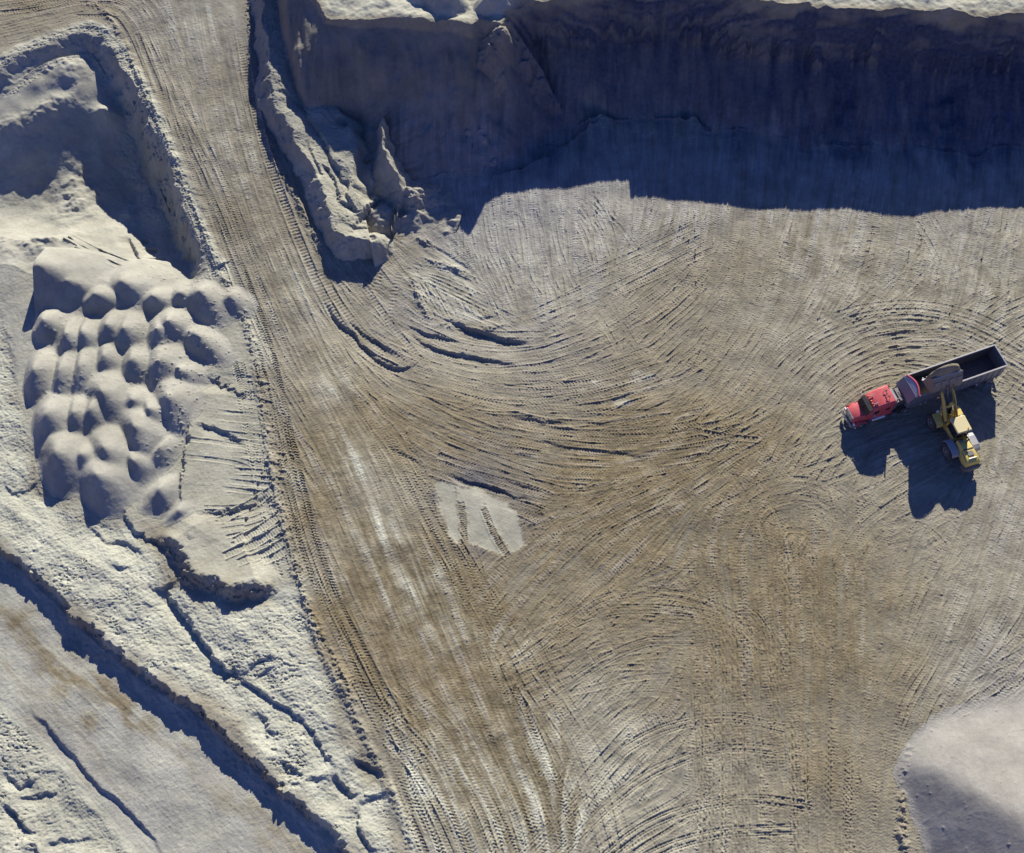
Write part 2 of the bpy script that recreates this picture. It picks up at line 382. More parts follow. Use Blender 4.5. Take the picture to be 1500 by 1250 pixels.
# ------------------------------------------------------------------ which way the wheels went
GUIDES = [
    ([(300, -30), (320, 80), (345, 200), (385, 330), (440, 460), (515, 640), (600, 850), (690, 1050), (800, 1280)], 3.2, 1.6),
    ([(150, 20), (200, 60), (230, 150), (280, 270), (335, 400), (380, 560), (420, 750), (470, 900), (530, 1030), (610, 1260)], 1.8, 1.2),
    ([(372, -20), (372, 80), (385, 180), (420, 280), (460, 380), (500, 470), (560, 540)], 1.2, 1.2),
    ([(-60, 60), (60, 30), (150, 10), (240, -20)], 3, 1), ([(230, -20), (270, 80), (310, 200)], 2, .6),
    ([(470, 470), (560, 570), (700, 645), (850, 690), (1000, 680), (1150, 640), (1260, 600)], 4.0, 1.3),
    ([(560, 430), (640, 480), (750, 500), (860, 465), (940, 420), (1000, 385)], 1.8, 1.0),
    ([(600, 540), (720, 570), (850, 560), (960, 530)], 3, .8),
    ([(790, 190), (790, 300), (820, 440)], 4, 1), ([(860, 190), (880, 300), (850, 400)], 3, .8), ([(960, 190), (960, 300), (940, 360)], 3, .8),
    ([(1100, 190), (1090, 300), (1080, 440), (1060, 560)], 3, .9), ([(1260, 150), (1240, 290), (1200, 450), (1150, 560)], 3, 1.2), ([(1400, 190), (1390, 300), (1370, 460)], 4, 1),
    ([(1490, 190), (1480, 300), (1460, 470)], 3, 1), ([(720, 310), (745, 440)], 2, .8), ([(640, 380), (720, 430)], 2, .8), ([(1000, 520), (1060, 440), (1110, 330)], 2, .7),
    ([(1120, 680), (1165, 600), (1230, 530), (1320, 495), (1430, 510), (1480, 540)], 3.0, 1.6), ([(1180, 640), (1230, 570), (1320, 530), (1380, 535)], 2, 1.4),
    ([(1020, 660), (1100, 600), (1160, 520), (1230, 470)], 3, .7), ([(1250, 480), (1330, 400), (1480, 330)], 2, .5), ([(1380, 500), (1500, 420)], 2, .7),
    ([(1100, 740), (1180, 735), (1240, 780), (1250, 850)], 2, .8), ([(1300, 850), (1330, 780), (1400, 760)], 3, .5),
    ([(1080, 700), (1085, 900), (1090, 1280)], 4, 1.2), ([(1190, 780), (1195, 950), (1190, 1280)], 4, 1.0), ([(1290, 800), (1270, 950), (1250, 1280)], 4, .9),
    ([(1470, 740), (1440, 860), (1390, 970), (1335, 1080), (1310, 1280)], 3, 1.5), ([(1510, 800), (1480, 900), (1420, 990)], 2, 1), ([(1500, 960), (1420, 1030), (1380, 1050)], 2, .8),
    ([(760, 1280), (850, 1150), (930, 1075), (1020, 1060), (1120, 1070), (1180, 1110)], 2, 1.1), ([(830, 1280), (920, 1210), (1020, 1180), (1150, 1180)], 2, 1.1),
    ([(760, 960), (860, 890), (960, 870), (1050, 890), (1130, 950)], 2.5, .9), ([(750, 1030), (850, 960), (950, 925), (1040, 920)], 2.5, .7),
    ([(700, 900), (780, 820), (880, 740), (960, 690)], 2.5, 1.0), ([(780, 960), (880, 820), (1000, 700), (1080, 640)], 3, .8), ([(640, 680), (720, 710), (800, 740)], 1.5, 1),
    ([(900, 860), (960, 760), (1040, 700)], 2, .5), ([(-80, 830), (60, 960), (200, 1090), (330, 1200), (420, 1290)], 4, 1.5), ([(-60, 960), (50, 1070), (150, 1190), (220, 1280)], 2, 1),
    ([(260, 600), (400, 620)], 3, .8), ([(290, 690), (410, 700)], 3, .8), ([(300, 800), (420, 740)], 3, .8)]
c2 = np.zeros(cx_.shape); s2 = np.zeros(cx_.shape)
for pts, sg, wt in GUIDES:
    P = spline(UP(pts), 1.5)
    T = np.gradient(P[:, :2], axis=0)
    ang = np.arctan2(T[:, 1], T[:, 0])
    lim = sg * 3.2
    for (x, y, _), a in zip(P, ang):
        i0 = max(0, int((x - lim - X0) / (CELL * CF))); i1 = int((x + lim - X0) / (CELL * CF)) + 1
        j0 = max(0, int((y - lim - Y0) / (CELL * CF))); j1 = int((y + lim - Y0) / (CELL * CF)) + 1
        if i1 <= 0 or j1 <= 0 or i0 >= cx_.shape[1] or j0 >= cx_.shape[0]: continue
        sl2 = (slice(j0, j1), slice(i0, i1))
        g = wt * np.exp(-((cx_[sl2] - x) ** 2 + (cy_[sl2] - y) ** 2) / (2 * sg * sg))
        c2[sl2] += g * math.cos(2 * a); s2[sl2] += g * math.sin(2 * a)
flow_w = upsample(np.clip(np.hypot(c2, s2), 0, 1.5))
fa = 0.5 * np.arctan2(upsample(s2) + 1e-9, upsample(c2) + 1e-9)
DXF, DYF = np.cos(fa).astype(np.float32), np.sin(fa).astype(np.float32)
del c2, s2

def lic(src, steps, hop):
    """smear a noise along the wheel direction"""
    out = src.copy()
    for sgn in (1, -1):
        ii = np.broadcast_to(np.arange(NX, dtype=np.float32)[None, :], src.shape).copy()
        jj = np.broadcast_to(np.arange(NY, dtype=np.float32)[:, None], src.shape).copy()
        pdx = DXF * sgn; pdy = DYF * sgn
        for k in range(steps):
            ii += pdx * hop; jj += pdy * hop
            ix = np.clip(np.rint(ii), 0, NX - 1).astype(np.int32); jx = np.clip(np.rint(jj), 0, NY - 1).astype(np.int32)
            lin = jx * NX + ix
            out += src.ravel()[lin]
            ndx = DXF.ravel()[lin]; ndy = DYF.ravel()[lin]
            fl = np.where(ndx * pdx + ndy * pdy < 0, -1, 1)
            pdx = ndx * fl; pdy = ndy * fl
    return out / out.std()
STREAK_A = lic(fnoise(0.14, 0.9, 0.6), 14, 1.6)
STREAK_B = lic(fnoise(0.45, 3.0, 1.0), 14, 5.0)
DXF, DYF = -DYF, DXF
TREAD = lic(fnoise(0.13, 0.42, 0.2), 4, 1.3)
DXF, DYF = DYF, -DXF
TREAD = np.clip(TREAD, -1.8, 1.8) * np.clip(STREAK_B * .8 + .35, 0, 1.6)
print('streaks', time.time() - T0)

# ------------------------------------------------------------------ wheel and crawler marks
D = np.zeros((NY, NX), np.float32)       # height of the marks
SM = np.zeros((NY, NX), np.float32)      # smoothed, paler soil in a fresh mark
def stamp(P, half, fn, step=0.5):
    P = spline(P, step)
    s0 = 0.0
    ext = half * 1.5
    for a, b in zip(P[:-1], P[1:]):
        ex, ey = b[0] - a[0], b[1] - a[1]
        l = math.hypot(ex, ey)
        if l < 1e-6: continue
        i0 = int((min(a[0], b[0]) - ext - X0) / CELL); i1 = int((max(a[0], b[0]) + ext - X0) / CELL) + 2
        j0 = int((min(a[1], b[1]) - ext - Y0) / CELL); j1 = int((max(a[1], b[1]) + ext - Y0) / CELL) + 2
        if i1 <= 0 or j1 <= 0 or i0 >= NX or j0 >= NY: s0 += l; continue
        i0, j0 = max(i0, 0), max(j0, 0)
        sl2 = (slice(j0, j1), slice(i0, i1))
        rx = gx[None, i0:i1] - a[0]; ry = gy[j0:j1, None] - a[1]
        u = (rx * ex + ry * ey) / l
        t = (rx * ey - ry * ex) / l
        m = (u >= 0) & (u < l) & (np.abs(t) < ext)
        if m.any():
            mm = np.nonzero(m)
            dz, sm, keep = fn(s0 + u[mm], t[mm], half)
            v = D[sl2]; v[mm] = v[mm] * keep + dz
            v2 = SM[sl2]; v2[mm] = np.maximum(v2[mm] * 0.98, sm)
        s0 += l

def wheel(depth, pitch, lug, chev=0.8, ribs=0, keepv=0.4, gap=0.0, ph=0.0, fade=0.0):
    def fn(s, t, half):
        q = np.abs(t) / half
        inside = 1 - sstep(0.85, 1.0, q)
        rut = -depth * inside + depth * 0.75 * np.exp(-((q - 1.15) / 0.16) ** 2)
        tread = lug * np.sin(2 * math.pi * (s / pitch + chev * q + ph)) * inside
        if ribs: tread = lug * np.cos(2 * math.pi * t / half * ribs) * inside
        f = 1.0
        if gap: f = .55 + .45 * sstep(-0.7, 0.9, np.sin(s * 0.37 + ph * 9) + 0.6 * np.sin(s * 0.91 + ph * 5) + gap)
        if fade: f = f * np.clip(s / fade, 0, 1)
        return (rut + tread) * f, inside * f, 1 - (1 - keepv) * inside * f
    return fn

def offset(P, d):
    T = np.gradient(P[:, :2], axis=0)
    n = np.stack([T[:, 1], -T[:, 0]], 1) / np.maximum(np.linalg.norm(T, axis=1)[:, None], 1e-6)
    Q = P.copy(); Q[:, :2] += n * d
    return Q

def family(pts, z=0.0, n=4, spread=3.0, half=0.28, depth=.05, pitch=.32, lug=.02, gauge=2.0, chev=.8, jit=.5, gap=.6, cut=.25, keepv=.4):
    """n vehicles along one guide line, two wheel lines each"""
    P = spline(UP(pts, z), 2.0)
    for k in range(n):
        Q = P.copy()
        off = rnd.uniform(-spread, spread)
        a, b = rnd.uniform(-jit, jit), rnd.uniform(-jit, jit)
        t = np.linspace(0, 1, len(Q))
        Q = offset(Q, 0)
        T = np.gradient(P[:, :2], axis=0)
        nrm = np.stack([T[:, 1], -T[:, 0]], 1) / np.maximum(np.linalg.norm(T, axis=1)[:, None], 1e-6)
        wob = off + a * t * 2 + b * np.sin(t * math.pi * rnd.uniform(.6, 2.2) + rnd.random() * 6)
        Q[:, :2] += nrm * wob[:, None]
        i0 = int(len(Q) * rnd.uniform(0, cut)); i1 = int(len(Q) * (1 - rnd.uniform(0, cut))) + 1
        Q = Q[i0:i1]
        if len(Q) < 3: continue
        dp = depth * rnd.uniform(.6, 1.3)
        for sd in (-.5, .5):
            stamp(offset(Q, sd * gauge), half, wheel(dp, pitch * rnd.uniform(.85, 1.15), lug * rnd.uniform(.6, 1.3), chev * rnd.choice((-1, 1)), keepv=keepv, gap=gap, ph=rnd.random()))

F = family
# old, faint traffic everywhere on the floor, then the fresher lines on top
F(GUIDES[0][0], .5, 26, 5.5, .28, .028, .30, .014, gap=.2)
F(GUIDES[5][0], 0, 26, 7, .28, .035, .32, .016, gap=.3)
F([(900, 880), (940, 780), (1010, 700), (1120, 640)], 0, 14, 7, .28, .04, .32, .018)
F([(700, 900), (780, 820), (880, 740), (980, 690)], 0, 16, 5, .28, .045, .32, .018)
F([(780, 980), (900, 850), (1000, 730), (1120, 640)], 0, 12, 5, .28, .04, .32, .018)
for x in range(680, 1500, 30):
    F([(x + rnd.uniform(-20, 20), 175), (x + rnd.uniform(-12, 12), 300), (x - rnd.uniform(0, 40), rnd.uniform(390, 500))], .1, 3, 1.5, .3, .065, .30, .03, gap=1.2)
F([(600, 560), (760, 560), (900, 520), (1010, 440), (1080, 360)], 0, 12, 5, .3, .05, .34, .022)
F(GUIDES[6][0], 0, 9, 2.6, .32, .06, .36, .03, gap=1.)
F([(900, 640), (1000, 560), (1050, 450), (1100, 340)], 0, 9, 4, .3, .05, .3, .02)
F([(1000, 640), (1090, 560), (1180, 430), (1240, 300), (1260, 180)], 0, 10, 3.5, .3, .05, .3, .02)
F([(1010, 530), (1040, 470), (1075, 420)], 0, 7, 1.8, .2, .05, .3, .01)
F([(1245, 330), (1222, 420), (1205, 480)], 0, 5, 1.2, .2, .06, .3, .01)
F([(1235, 365), (1290, 368), (1350, 385), (1380, 400)], 0, 4, 2.5, .25, .06, .3, .012, jit=.2)
F([(1230, 440), (1290, 400), (1370, 400)], 0, 4, 3, .25, .05, .3, .012)
F([(1240, 500), (1330, 420), (1480, 340)], 0, 4, 2, .3, .05, .3, .02)
F([(1390, 495), (1440, 460), (1510, 420)], 0, 4, 2, .3, .05, .3, .02)
for (xa, ya, xb, yb, n, sp, dp) in [(960, 522, 1062, 432, 7, 1.6, .07), (900, 540, 1010, 430, 8, 2.5, .045), (1250, 180, 1200, 480, 10, 2.2, .06), (1190, 190, 1125, 470, 8, 2.0, .05), (1330, 180, 1300, 450, 8, 2.5, .05),
        (1420, 180, 1385, 480, 8, 2.2, .05), (1480, 200, 1450, 430, 6, 1.5, .06), (1140, 460, 1090, 600, 8, 2.0, .05), (840, 480, 1030, 350, 9, 1.8, .03), (1120, 180, 1075, 460, 9, 2., .05), (1000, 200, 985, 350, 6, 2., .05),
        (760, 200, 800, 430, 8, 2.5, .05), (700, 290, 735, 440, 6, 1.6, .05), (860, 290, 905, 380, 6, 2, .06), (830, 690, 1080, 560, 8, 3, .035), (1100, 380, 1330, 470, 6, 2.5, .035), (1180, 520, 1100, 700, 9, 2.5, .045),
        (980, 560, 1160, 520, 6, 2, .03), (700, 850, 860, 720, 10, 2.5, .05), (760, 900, 960, 690, 9, 2.5, .05), (840, 960, 1060, 690, 9, 3, .045), (980, 900, 1100, 720, 8, 2.5, .04), (1380, 560, 1500, 480, 5, 2, .045),
        (1460, 560, 1500, 700, 6, 2, .045), (1240, 730, 1120, 900, 8, 3, .035), (1300, 800, 1460, 720, 7, 3, .04), (660, 850, 720, 960, 6, 2, .04), (780, 1000, 850, 1180, 8, 2.5, .04), (850, 1000, 960, 900, 6, 2, .04), (870, 1120, 1000, 960, 8, 2.5, .04)]:
    mx, my = (xa + xb) / 2 + rnd.uniform(-8, 8), (ya + yb) / 2 + rnd.uniform(-8, 8)
    F([(xa, ya), (mx, my), (xb, yb)], 0, n, sp, .22, dp, .3, .016, gap=1.0, jit=.3, cut=.3)
for x0, y0, x1, y1 in [(1046, 880, 1040, 1250), (1060, 870, 1058, 1260), (1074, 880, 1078, 1250), (1090, 890, 1096, 1270), (1106, 900, 1116, 1200), (1126, 900, 1130, 1080), (1140, 920, 1142, 1060), (1030, 980, 1026, 1230), (1012, 1000, 1020, 1140),
        (1160, 1040, 1166, 1260), (1180, 1060, 1182, 1240), (1215, 1040, 1212, 1200), (1245, 1080, 1240, 1250), (1275, 900, 1262, 1250), (1150, 800, 1152, 990), (1190, 790, 1196, 960), (1225, 830, 1222, 980)]:
    stamp(UP([(x0, y0), ((x0 + x1) / 2 + rnd.uniform(-3, 3), (y0 + y1) / 2), (x1, y1)]), .14, wheel(.075, .3, .012, 0, gap=1.3, ph=rnd.random(), keepv=.3))
def follow(x, y, n, step=1.0, drift=0.0):
    out = []
    for sgn in (1, -1):
        cx0, cy0, pa = x, y, None
        br = []
        for q in range(n):
            i_, j_ = int((cx0 - X0) / CELL), int((cy0 - Y0) / CELL)
            if not (0 <= i_ < NX and 0 <= j_ < NY): break
            a_ = float(fa[j_, i_]) + drift
            dx_, dy_ = math.cos(a_), math.sin(a_)
            if pa is None: dx_, dy_ = dx_ * sgn, dy_ * sgn
            elif dx_ * pa[0] + dy_ * pa[1] < 0: dx_, dy_ = -dx_, -dy_
            if pa is not None:
                dx_, dy_ = .35 * dx_ + .65 * pa[0], .35 * dy_ + .65 * pa[1]
                l_ = math.hypot(dx_, dy_) or 1; dx_, dy_ = dx_ / l_, dy_ / l_
            pa = (dx_, dy_); cx0 += dx_ * step; cy0 += dy_ * step; br.append((cx0, cy0, 0))
        out = (br[::-1] + [(x, y, 0)] if sgn == 1 else out + br)
    return np.array(out)
for k in range(260):
    px, py = rnd.uniform(380, 1490), rnd.uniform(180, 1250)
    x, y = U(px, py)
    P = follow(float(x), float(y), rnd.randint(9, 22), 1.0, rnd.gauss(0, .10))
    if len(P) < 6: continue
    dp = rnd.uniform(.022, .055); pt = rnd.uniform(.27, .36); hw = rnd.uniform(.18, .30); lg = rnd.uniform(.008, .022); ch = rnd.choice((-.8, .8, 0))
    for o_ in (-1, 1): stamp(offset(P, o_ * 1.0), hw, wheel(dp, pt, lg, ch, gap=1.6, ph=rnd.random(), keepv=.4), 1.0)
for k in range(50):
    px, py = rnd.uniform(620, 1480), rnd.uniform(330, 1240)
    if px < 900 and py > 700 and px < 620 + (py - 600) * .5: continue
    i_, j_ = [int(v) for v in ((U(px, py)[0] - X0) / CELL, (U(px, py)[1] - Y0) / CELL)]
    a_ = float(fa[min(max(j_, 0), NY - 1), min(max(i_, 0), NX - 1)]) + rnd.gauss(0, .35)
    x, y = U(px, py); l = rnd.uniform(4, 11); b_ = rnd.gauss(0, .6)
    P = np.array([(x - l * math.cos(a_), y - l * math.sin(a_), 0), (x + b_ * math.sin(a_), y - b_ * math.cos(a_), 0), (x + l * math.cos(a_), y + l * math.sin(a_), 0)])
    Q = spline(P, 1.5); dp = rnd.uniform(.025, .065); pt = rnd.uniform(.27, .36)
    for o_ in (-1, 1):
        stamp(offset(Q, o_ * 1.0), rnd.uniform(.2, .32), wheel(dp, pt, rnd.uniform(.008, .022), rnd.choice((-.8, .8, 0)), gap=.9, ph=rnd.random(), keepv=.45))
F([(632, 692), (700, 712), (760, 728), (802, 745)], 0, 6, 1.0, .34, .075, .34, .04, gap=1.6, gauge=1.9, jit=.3)
F([(650, 686), (720, 700), (795, 722)], 0, 4, .8, .34, .075, .34, .04, gap=1.6, gauge=1.9, jit=.3)
F([(712, 300), (722, 360), (748, 425)], .1, 4, 1.2, .2, .075, .3, .02, gap=2)
F([(860, 300), (885, 340), (900, 380)], .1, 5, 1.6, .2, .075, .3, .02, gap=2, jit=.8)
F([(790, 310), (800, 370), (815, 425)], .1, 7, 2.4, .22, .07, .3, .02, gap=2)
F([(830, 440), (930, 395), (1030, 345)], .1, 6, 1.6, .32, .05, .3, .03, gap=2, jit=.3)
# circles swept round the truck
for k in range(15):
    r = 60 + k * 9.5 + rnd.uniform(-2, 2)
    a0, a1 = R(150 + rnd.uniform(-8, 25)), R(rnd.uniform(42, 80))
    pts = [(1325 + 1.3 * r * math.cos(a), 640 - 1.02 * r * math.sin(a)) for a in np.linspace(a0, a1, 9)]
    stamp(UP(pts), .2, wheel(.055, .3, .012, 0, gap=1.6, ph=rnd.random(), keepv=.3))
F([(1100, 760), (1130, 690), (1200, 560), (1290, 505), (1380, 500)], 0, 5, 2.5, .28, .05, .3, .018)
F([(1090, 800), (1120, 745), (1180, 735), (1235, 770), (1260, 840)], 0, 6, 2.5, .28, .045, .3, .018)
F([(1240, 900), (1290, 800), (1400, 730), (1500, 700)], 0, 9, 5, .28, .04, .3, .018)
F([(1380, 860), (1400, 800), (1360, 760), (1290, 760)], 0, 5, 2, .25, .045, .3, .015)
F([(1450, 720), (1440, 640), (1500, 560)], 0, 6, 2.5, .3, .045, .3, .02)
# the run up from the bottom edge
for x in range(1030, 1330, 22):
    F([(x + rnd.uniform(-10, 10), 1290), (x + rnd.uniform(-10, 10), 1050), (x + rnd.uniform(-20, 30), rnd.uniform(780, 900))], 0, 2, 1.2, .27, .04, .28, .016, jit=.25)
F([(1500, 720), (1450, 850), (1395, 970), (1338, 1080), (1315, 1280)], .1, 12, 3.5, .28, .04, .28, .016)
F([(1520, 800), (1490, 900), (1430, 980), (1390, 1020)], .2, 7, 2, .3, .05, .3, .025)
F([(1515, 950), (1450, 1000), (1400, 1030), (1370, 1045)], .3, 4, 1., .35, .06, .34, .035)
for pts in ([(770, 1265), (850, 1170), (920, 1095), (1000, 1060), (1080, 1055), (1150, 1070)], [(800, 1275), (880, 1190), (960, 1130), (1060, 1095), (1140, 1100)],
            [(850, 1290), (940, 1215), (1030, 1180), (1110, 1172), (1180, 1180)], [(880, 1310), (960, 1250), (1050, 1222), (1160, 1215)], [(740, 1230), (830, 1110), (920, 1030)],
            [(760, 970), (860, 905), (960, 893), (1060, 910), (1120, 960)], [(800, 940), (880, 880), (960, 868), (1035, 882)], [(800, 1020), (900, 960), (960, 940), (1020, 940)],
            [(1030, 880), (1080, 905), (1125, 950), (1128, 990)], [(950, 900), (1010, 900), (1060, 920)]):
    for o in (-.32, .32):
        stamp(offset(spline(UP(pts), 2), o), .17, wheel(.06, .3, .010, 0, gap=1.0, ph=rnd.random(), keepv=.3))
F([(760, 1275), (860, 1120), (960, 1000), (1000, 900)], 0, 12, 5, .27, .04, .28, .016)
F([(720, 1000), (800, 960), (900, 930), (980, 930)], 0, 10, 5, .27, .04, .28, .016)
F([(690, 870), (760, 1000), (830, 1120), (880, 1280)], 0, 6, 3, .3, .05, .3, .025)
# left lane of the road: crawler and lorry tread, one line beside the next
for pts, n, sp, h, dp, lg in [([(322, 400), (365, 520), (398, 660), (430, 790), (470, 900), (525, 1020), (580, 1130), (640, 1280)], 7, 1.6, .32, .06, .035),
        ([(385, 590), (420, 740), (460, 860), (520, 980), (590, 1120), (660, 1280)], 6, 1.6, .3, .05, .03), ([(560, 1020), (640, 1100), (700, 1200), (730, 1290)], 8, 3, .3, .05, .03),
        ([(690, 960), (760, 1090), (830, 1280)], 6, 2, .3, .05, .03), ([(560, 640), (620, 760), (660, 830), (720, 930)], 4, 1.2, .28, .05, .03),
        ([(190, 60), (240, 180), (300, 300), (340, 400), (390, 520)], 6, 2.2, .3, .05, .02), ([(130, 25), (200, 35), (250, 120), (290, 230)], 6, 2, .25, .06, .015),
        ([(-40, 20), (60, 8), (160, -20)], 6, 3, .3, .05, .02)]:
    F(pts, .5, n, sp, h, dp * 1.1, .33, lg * 1.9, gap=1.2, jit=.4)
for pts, h, z in [([(352, -20), (356, 60), (372, 150), (395, 240), (425, 320), (455, 390), (475, 430), (500, 470), (540, 510), (600, 540)], .5, 1.5), ([(345, -20), (350, 40), (362, 120)], .4, 2.5),
        ([(470, 400), (500, 450), (545, 500), (610, 535)], .45, .1), ([(1010, 630), (1060, 640), (1110, 645)], .3, 0), ([(585, 400), (575, 440), (570, 470)], .4, .1), ([(560, 400), (545, 430)], .4, .1),
        ([(520, 400), (570, 470), (620, 530)], .35, .1), ([(640, 715), (645, 745), (650, 765)], .35, 0)]:
    stamp(UP(pts, z), h, wheel(.09, .42, .055, .0, gap=2, keepv=.2))
for pts in ([(590, 455), (650, 480), (720, 500), (800, 505)], [(560, 520), (640, 550), (760, 560), (850, 540)], [(600, 500), (680, 525), (780, 525), (860, 500)], [(700, 590), (800, 600), (900, 590)],
            [(720, 610), (800, 625), (880, 625)], [(760, 570), (860, 575), (940, 555)]):
    F(pts, .05, 4, 1.2, .36, .055, .36, .03, gap=1.2, gauge=1.9)
# raked lines of the loader near the wall, and dozer lanes on the spread sand
for k in range(9):
    F([(612 + k * 11, 415 - k * 1.5), (640 + k * 11, 462 - k * .5)],   .1, 1, .1, .13, .07, .3, .004, jit=.05, cut=.05, gap=2, gauge=.5)
for k in range(6):
    F([(605 + k * 4, 388 + k * 5), (650, 395 + k * 6), (710, 420 + k * 7)], .1, 1, .3, .15, .085, .3, .006, jit=.05, cut=.1, gap=2, gauge=.5)
for y0, y1, xa, h in [(628, 634, 352, .10), (645, 649, 356, .12), (665, 668, 352, .16), (690, 694, 340, .20), (710, 712, 355, .12), (745, 742, 345, .1), (586, 592, 355, .18), (605, 611, 362, .12)]:
    stamp(UP([(xa, y0), (385, (y0 + y1) / 2), (418 if y0 > 660 else 398, y1)], .5), .33, wheel(h * .75, .28, .02, 0, gap=2, keepv=.3, fade=2.0))
for k in range(18):
    y0 = 556 + k * 9.5 + rnd.uniform(-3, 3); xa = rnd.uniform(300, 355)
    stamp(UP([(xa, y0 - 4), ((xa + 400) / 2, y0), (392 + (y0 - 556) * .13, y0 + 3)], .5), rnd.uniform(.25, .42), wheel(rnd.uniform(.05, .12), .28, .004, 0, gap=2.4, ph=rnd.random(), keepv=.5, fade=3.5))
for k in range(9):
    stamp(UP([(300 + k * 8, 745 + k * 11), (355 + k * 5, 742 + k * 9), (408 + k * 2, 715 + k * 12)], .5), .2, wheel(.06, .28, .012, 0, gap=1.4, ph=rnd.random(), keepv=.4))
for (xa, ya, xb, yb) in [(322, 765, 405, 712), (345, 795, 412, 752), (330, 818, 418, 768), (350, 828, 420, 790), (385, 822, 424, 800)]:
    stamp(UP([(xa, ya), ((xa + xb) / 2, (ya + yb) / 2 + 2), (xb, yb)], .5), .4, wheel(.12, .28, .05, 0, gap=2, keepv=.2))
# slots left by the bucket on the bank of the sand basin
for (xa, ya, xb, yb, h) in [(95, 345, 205, 385, .3), (110, 355, 190, 385, .25), (130, 372, 210, 400, .22), (100, 338, 160, 372, .2)]:
    stamp(UP([(xa, ya), ((xa + xb) / 2, (ya + yb) / 2), (xb, yb)], .3), .3, wheel(h, .4, 0, 0, gap=2))
# the last crisp lines: straight runs and turning loops
for x0, y0, x1, y1 in [(1046, 880, 1040, 1250), (1060, 870, 1058, 1260), (1074, 880, 1078, 1250), (1090, 890, 1096, 1270), (1106, 900, 1116, 1200), (1126, 900, 1130, 1080), (1140, 920, 1142, 1060), (1030, 980, 1026, 1230), (1012, 1000, 1020, 1140),
        (1160, 1040, 1166, 1260), (1180, 1060, 1182, 1240), (1215, 1040, 1212, 1200), (1245, 1080, 1240, 1250), (1150, 800, 1152, 990), (1190, 790, 1196, 960), (1225, 830, 1222, 980)]:
    for o_ in (-.16, .16):
        stamp(offset(spline(UP([(x0, y0), ((x0 + x1) / 2 + rnd.uniform(-3, 3), (y0 + y1) / 2), (x1, y1)]), 2), o_), .11, wheel(.10, .3, .008, 0, gap=1.6, ph=rnd.random(), keepv=.5, fade=1.5))
for pts in ([(745, 1275), (850, 1170), (920, 1095), (1000, 1060), (1080, 1052), (1150, 1066)], [(800, 1275), (880, 1190), (960, 1130), (1060, 1095), (1140, 1100)],
            [(850, 1290), (940, 1215), (1030, 1180), (1110, 1172), (1190, 1184)], [(880, 1310), (960, 1250), (1050, 1222), (1160, 1215)], [(760, 970), (860, 905), (960, 893), (1060, 910), (1120, 960)],
            [(800, 940), (880, 880), (960, 868), (1035, 882)], [(800, 1020), (900, 960), (960, 940), (1020, 940)], [(1080, 880), (1110, 905), (1130, 940), (1135, 990)]):
    Q = spline(UP(pts), 2)
    for o_ in (-.45, -.2, .2, .45): stamp(offset(Q, o_), .10, wheel(.055, .3, .01, 0, gap=1.3, ph=rnd.random(), keepv=.35, fade=2.0))
F([(1500, 720), (1452, 850), (1398, 970), (1340, 1080), (1318, 1280)], .1, 7, 1.6, .26, .05, .28, .02, gap=2)
F([(700, 650), (850, 672), (980, 668), (1120, 640)], 0, 7, 2.4, .34, .055, .34, .035, gap=1.4)
F([(620, 560), (740, 585), (860, 575), (960, 545)], 0, 6, 2.2, .36, .06, .36, .035, gap=1.2)
# lower road
F(GUIDES[36][0], LOWZ, 9, 7, .3, .02, .3, .012, gap=.3)
F(GUIDES[37][0], LOWZ, 8, 1.8, .3, .07, .32, .04, gap=2)
F([(0, 880), (120, 985), (260, 1100), (380, 1200), (450, 1290)], LOWZ, 4, 4, .3, .03, .3, .015)
F([(-40, 940), (80, 1040), (220, 1170), (330, 1290)], LOWZ, 8, 5, .3, .025, .3, .012)
F([(250, 1030), (330, 1110), (420, 1210), (480, 1290)], LOWZ, 3, 1.2, .3, .05, .3, .03)
print('marks', time.time() - T0)

# ------------------------------------------------------------------ put the marks and streaks on the ground
onfloor = (dn > 7.5) & (db < 0.2) | (db > 60)
floor_w = np.where((dl > .5), 0.28, sstep(-.3, 1.5, np.minimum(-shelf_d, 99)))
floor_w = floor_w * np.where((db > 0.2) & (db < 60) & (sb < Lb - .1), 0.0, 1.0) * np.where(low_rock > 0, .15, 1.0)
in_heaps = inpoly([(20, 380), (70, 345), (150, 360), (240, 400), (330, 405), (362, 480), (375, 525), (290, 550), (280, 640), (240, 740), (170, 755), (90, 730), (40, 600)], .5)
floor_w = floor_w * sstep(.3, -.8, in_heaps) * np.where(fill_d > 0.0, .22, 1)
patch_d = patch_d + .09 * N_mid + .06 * N_fine + .05 * N_big + .07 * STREAK_A
flat = 1 - .85 * sstep(-.15, .25, patch_d)
ridge_w = np.where(ridge_m, 0.0, 1.0)
wall_w = np.where(north_m, sstep(5.5, 9.0, dn), 1.0)
rd = sstep(-1, 2, road_d)
sw = floor_w * ridge_w * wall_w * flat * np.clip(.98 + .14 * N_huge, .75, 1.12)
Z += sw * (STREAK_A * (.010 - .002 * rd) + STREAK_B * (.010 - .002 * rd) + .013 * TREAD * (1 - .35 * rd) + .008 * N_mid + .016 * np.clip(N_fine - 1.6, 0, 2)) * (.5 + .5 * np.clip(flow_w, 0, 1)) * (1 - .45 * sstep(U(800, 500)[0], U(950, 500)[0], GX) * sstep(U(900, 800)[1], U(900, 700)[1], GY)) + np.where(dl > .5, .0, 0)
D = np.where(D < -.075, -.075 + .5 * (D + .075), D)
dmk = np.clip(.9 + .14 * N_mid + .1 * N_big, .4, 1.25) * (1 - .55 * rd * sstep(2.0, 6.0, road_d))
Z += D * np.where(fill_d > 0.5, ridge_w * sstep(.3, -.3, in_heaps), np.where((db > .2) & (db < 60) & (sb < Lb - .1), .8, sw)) * dmk
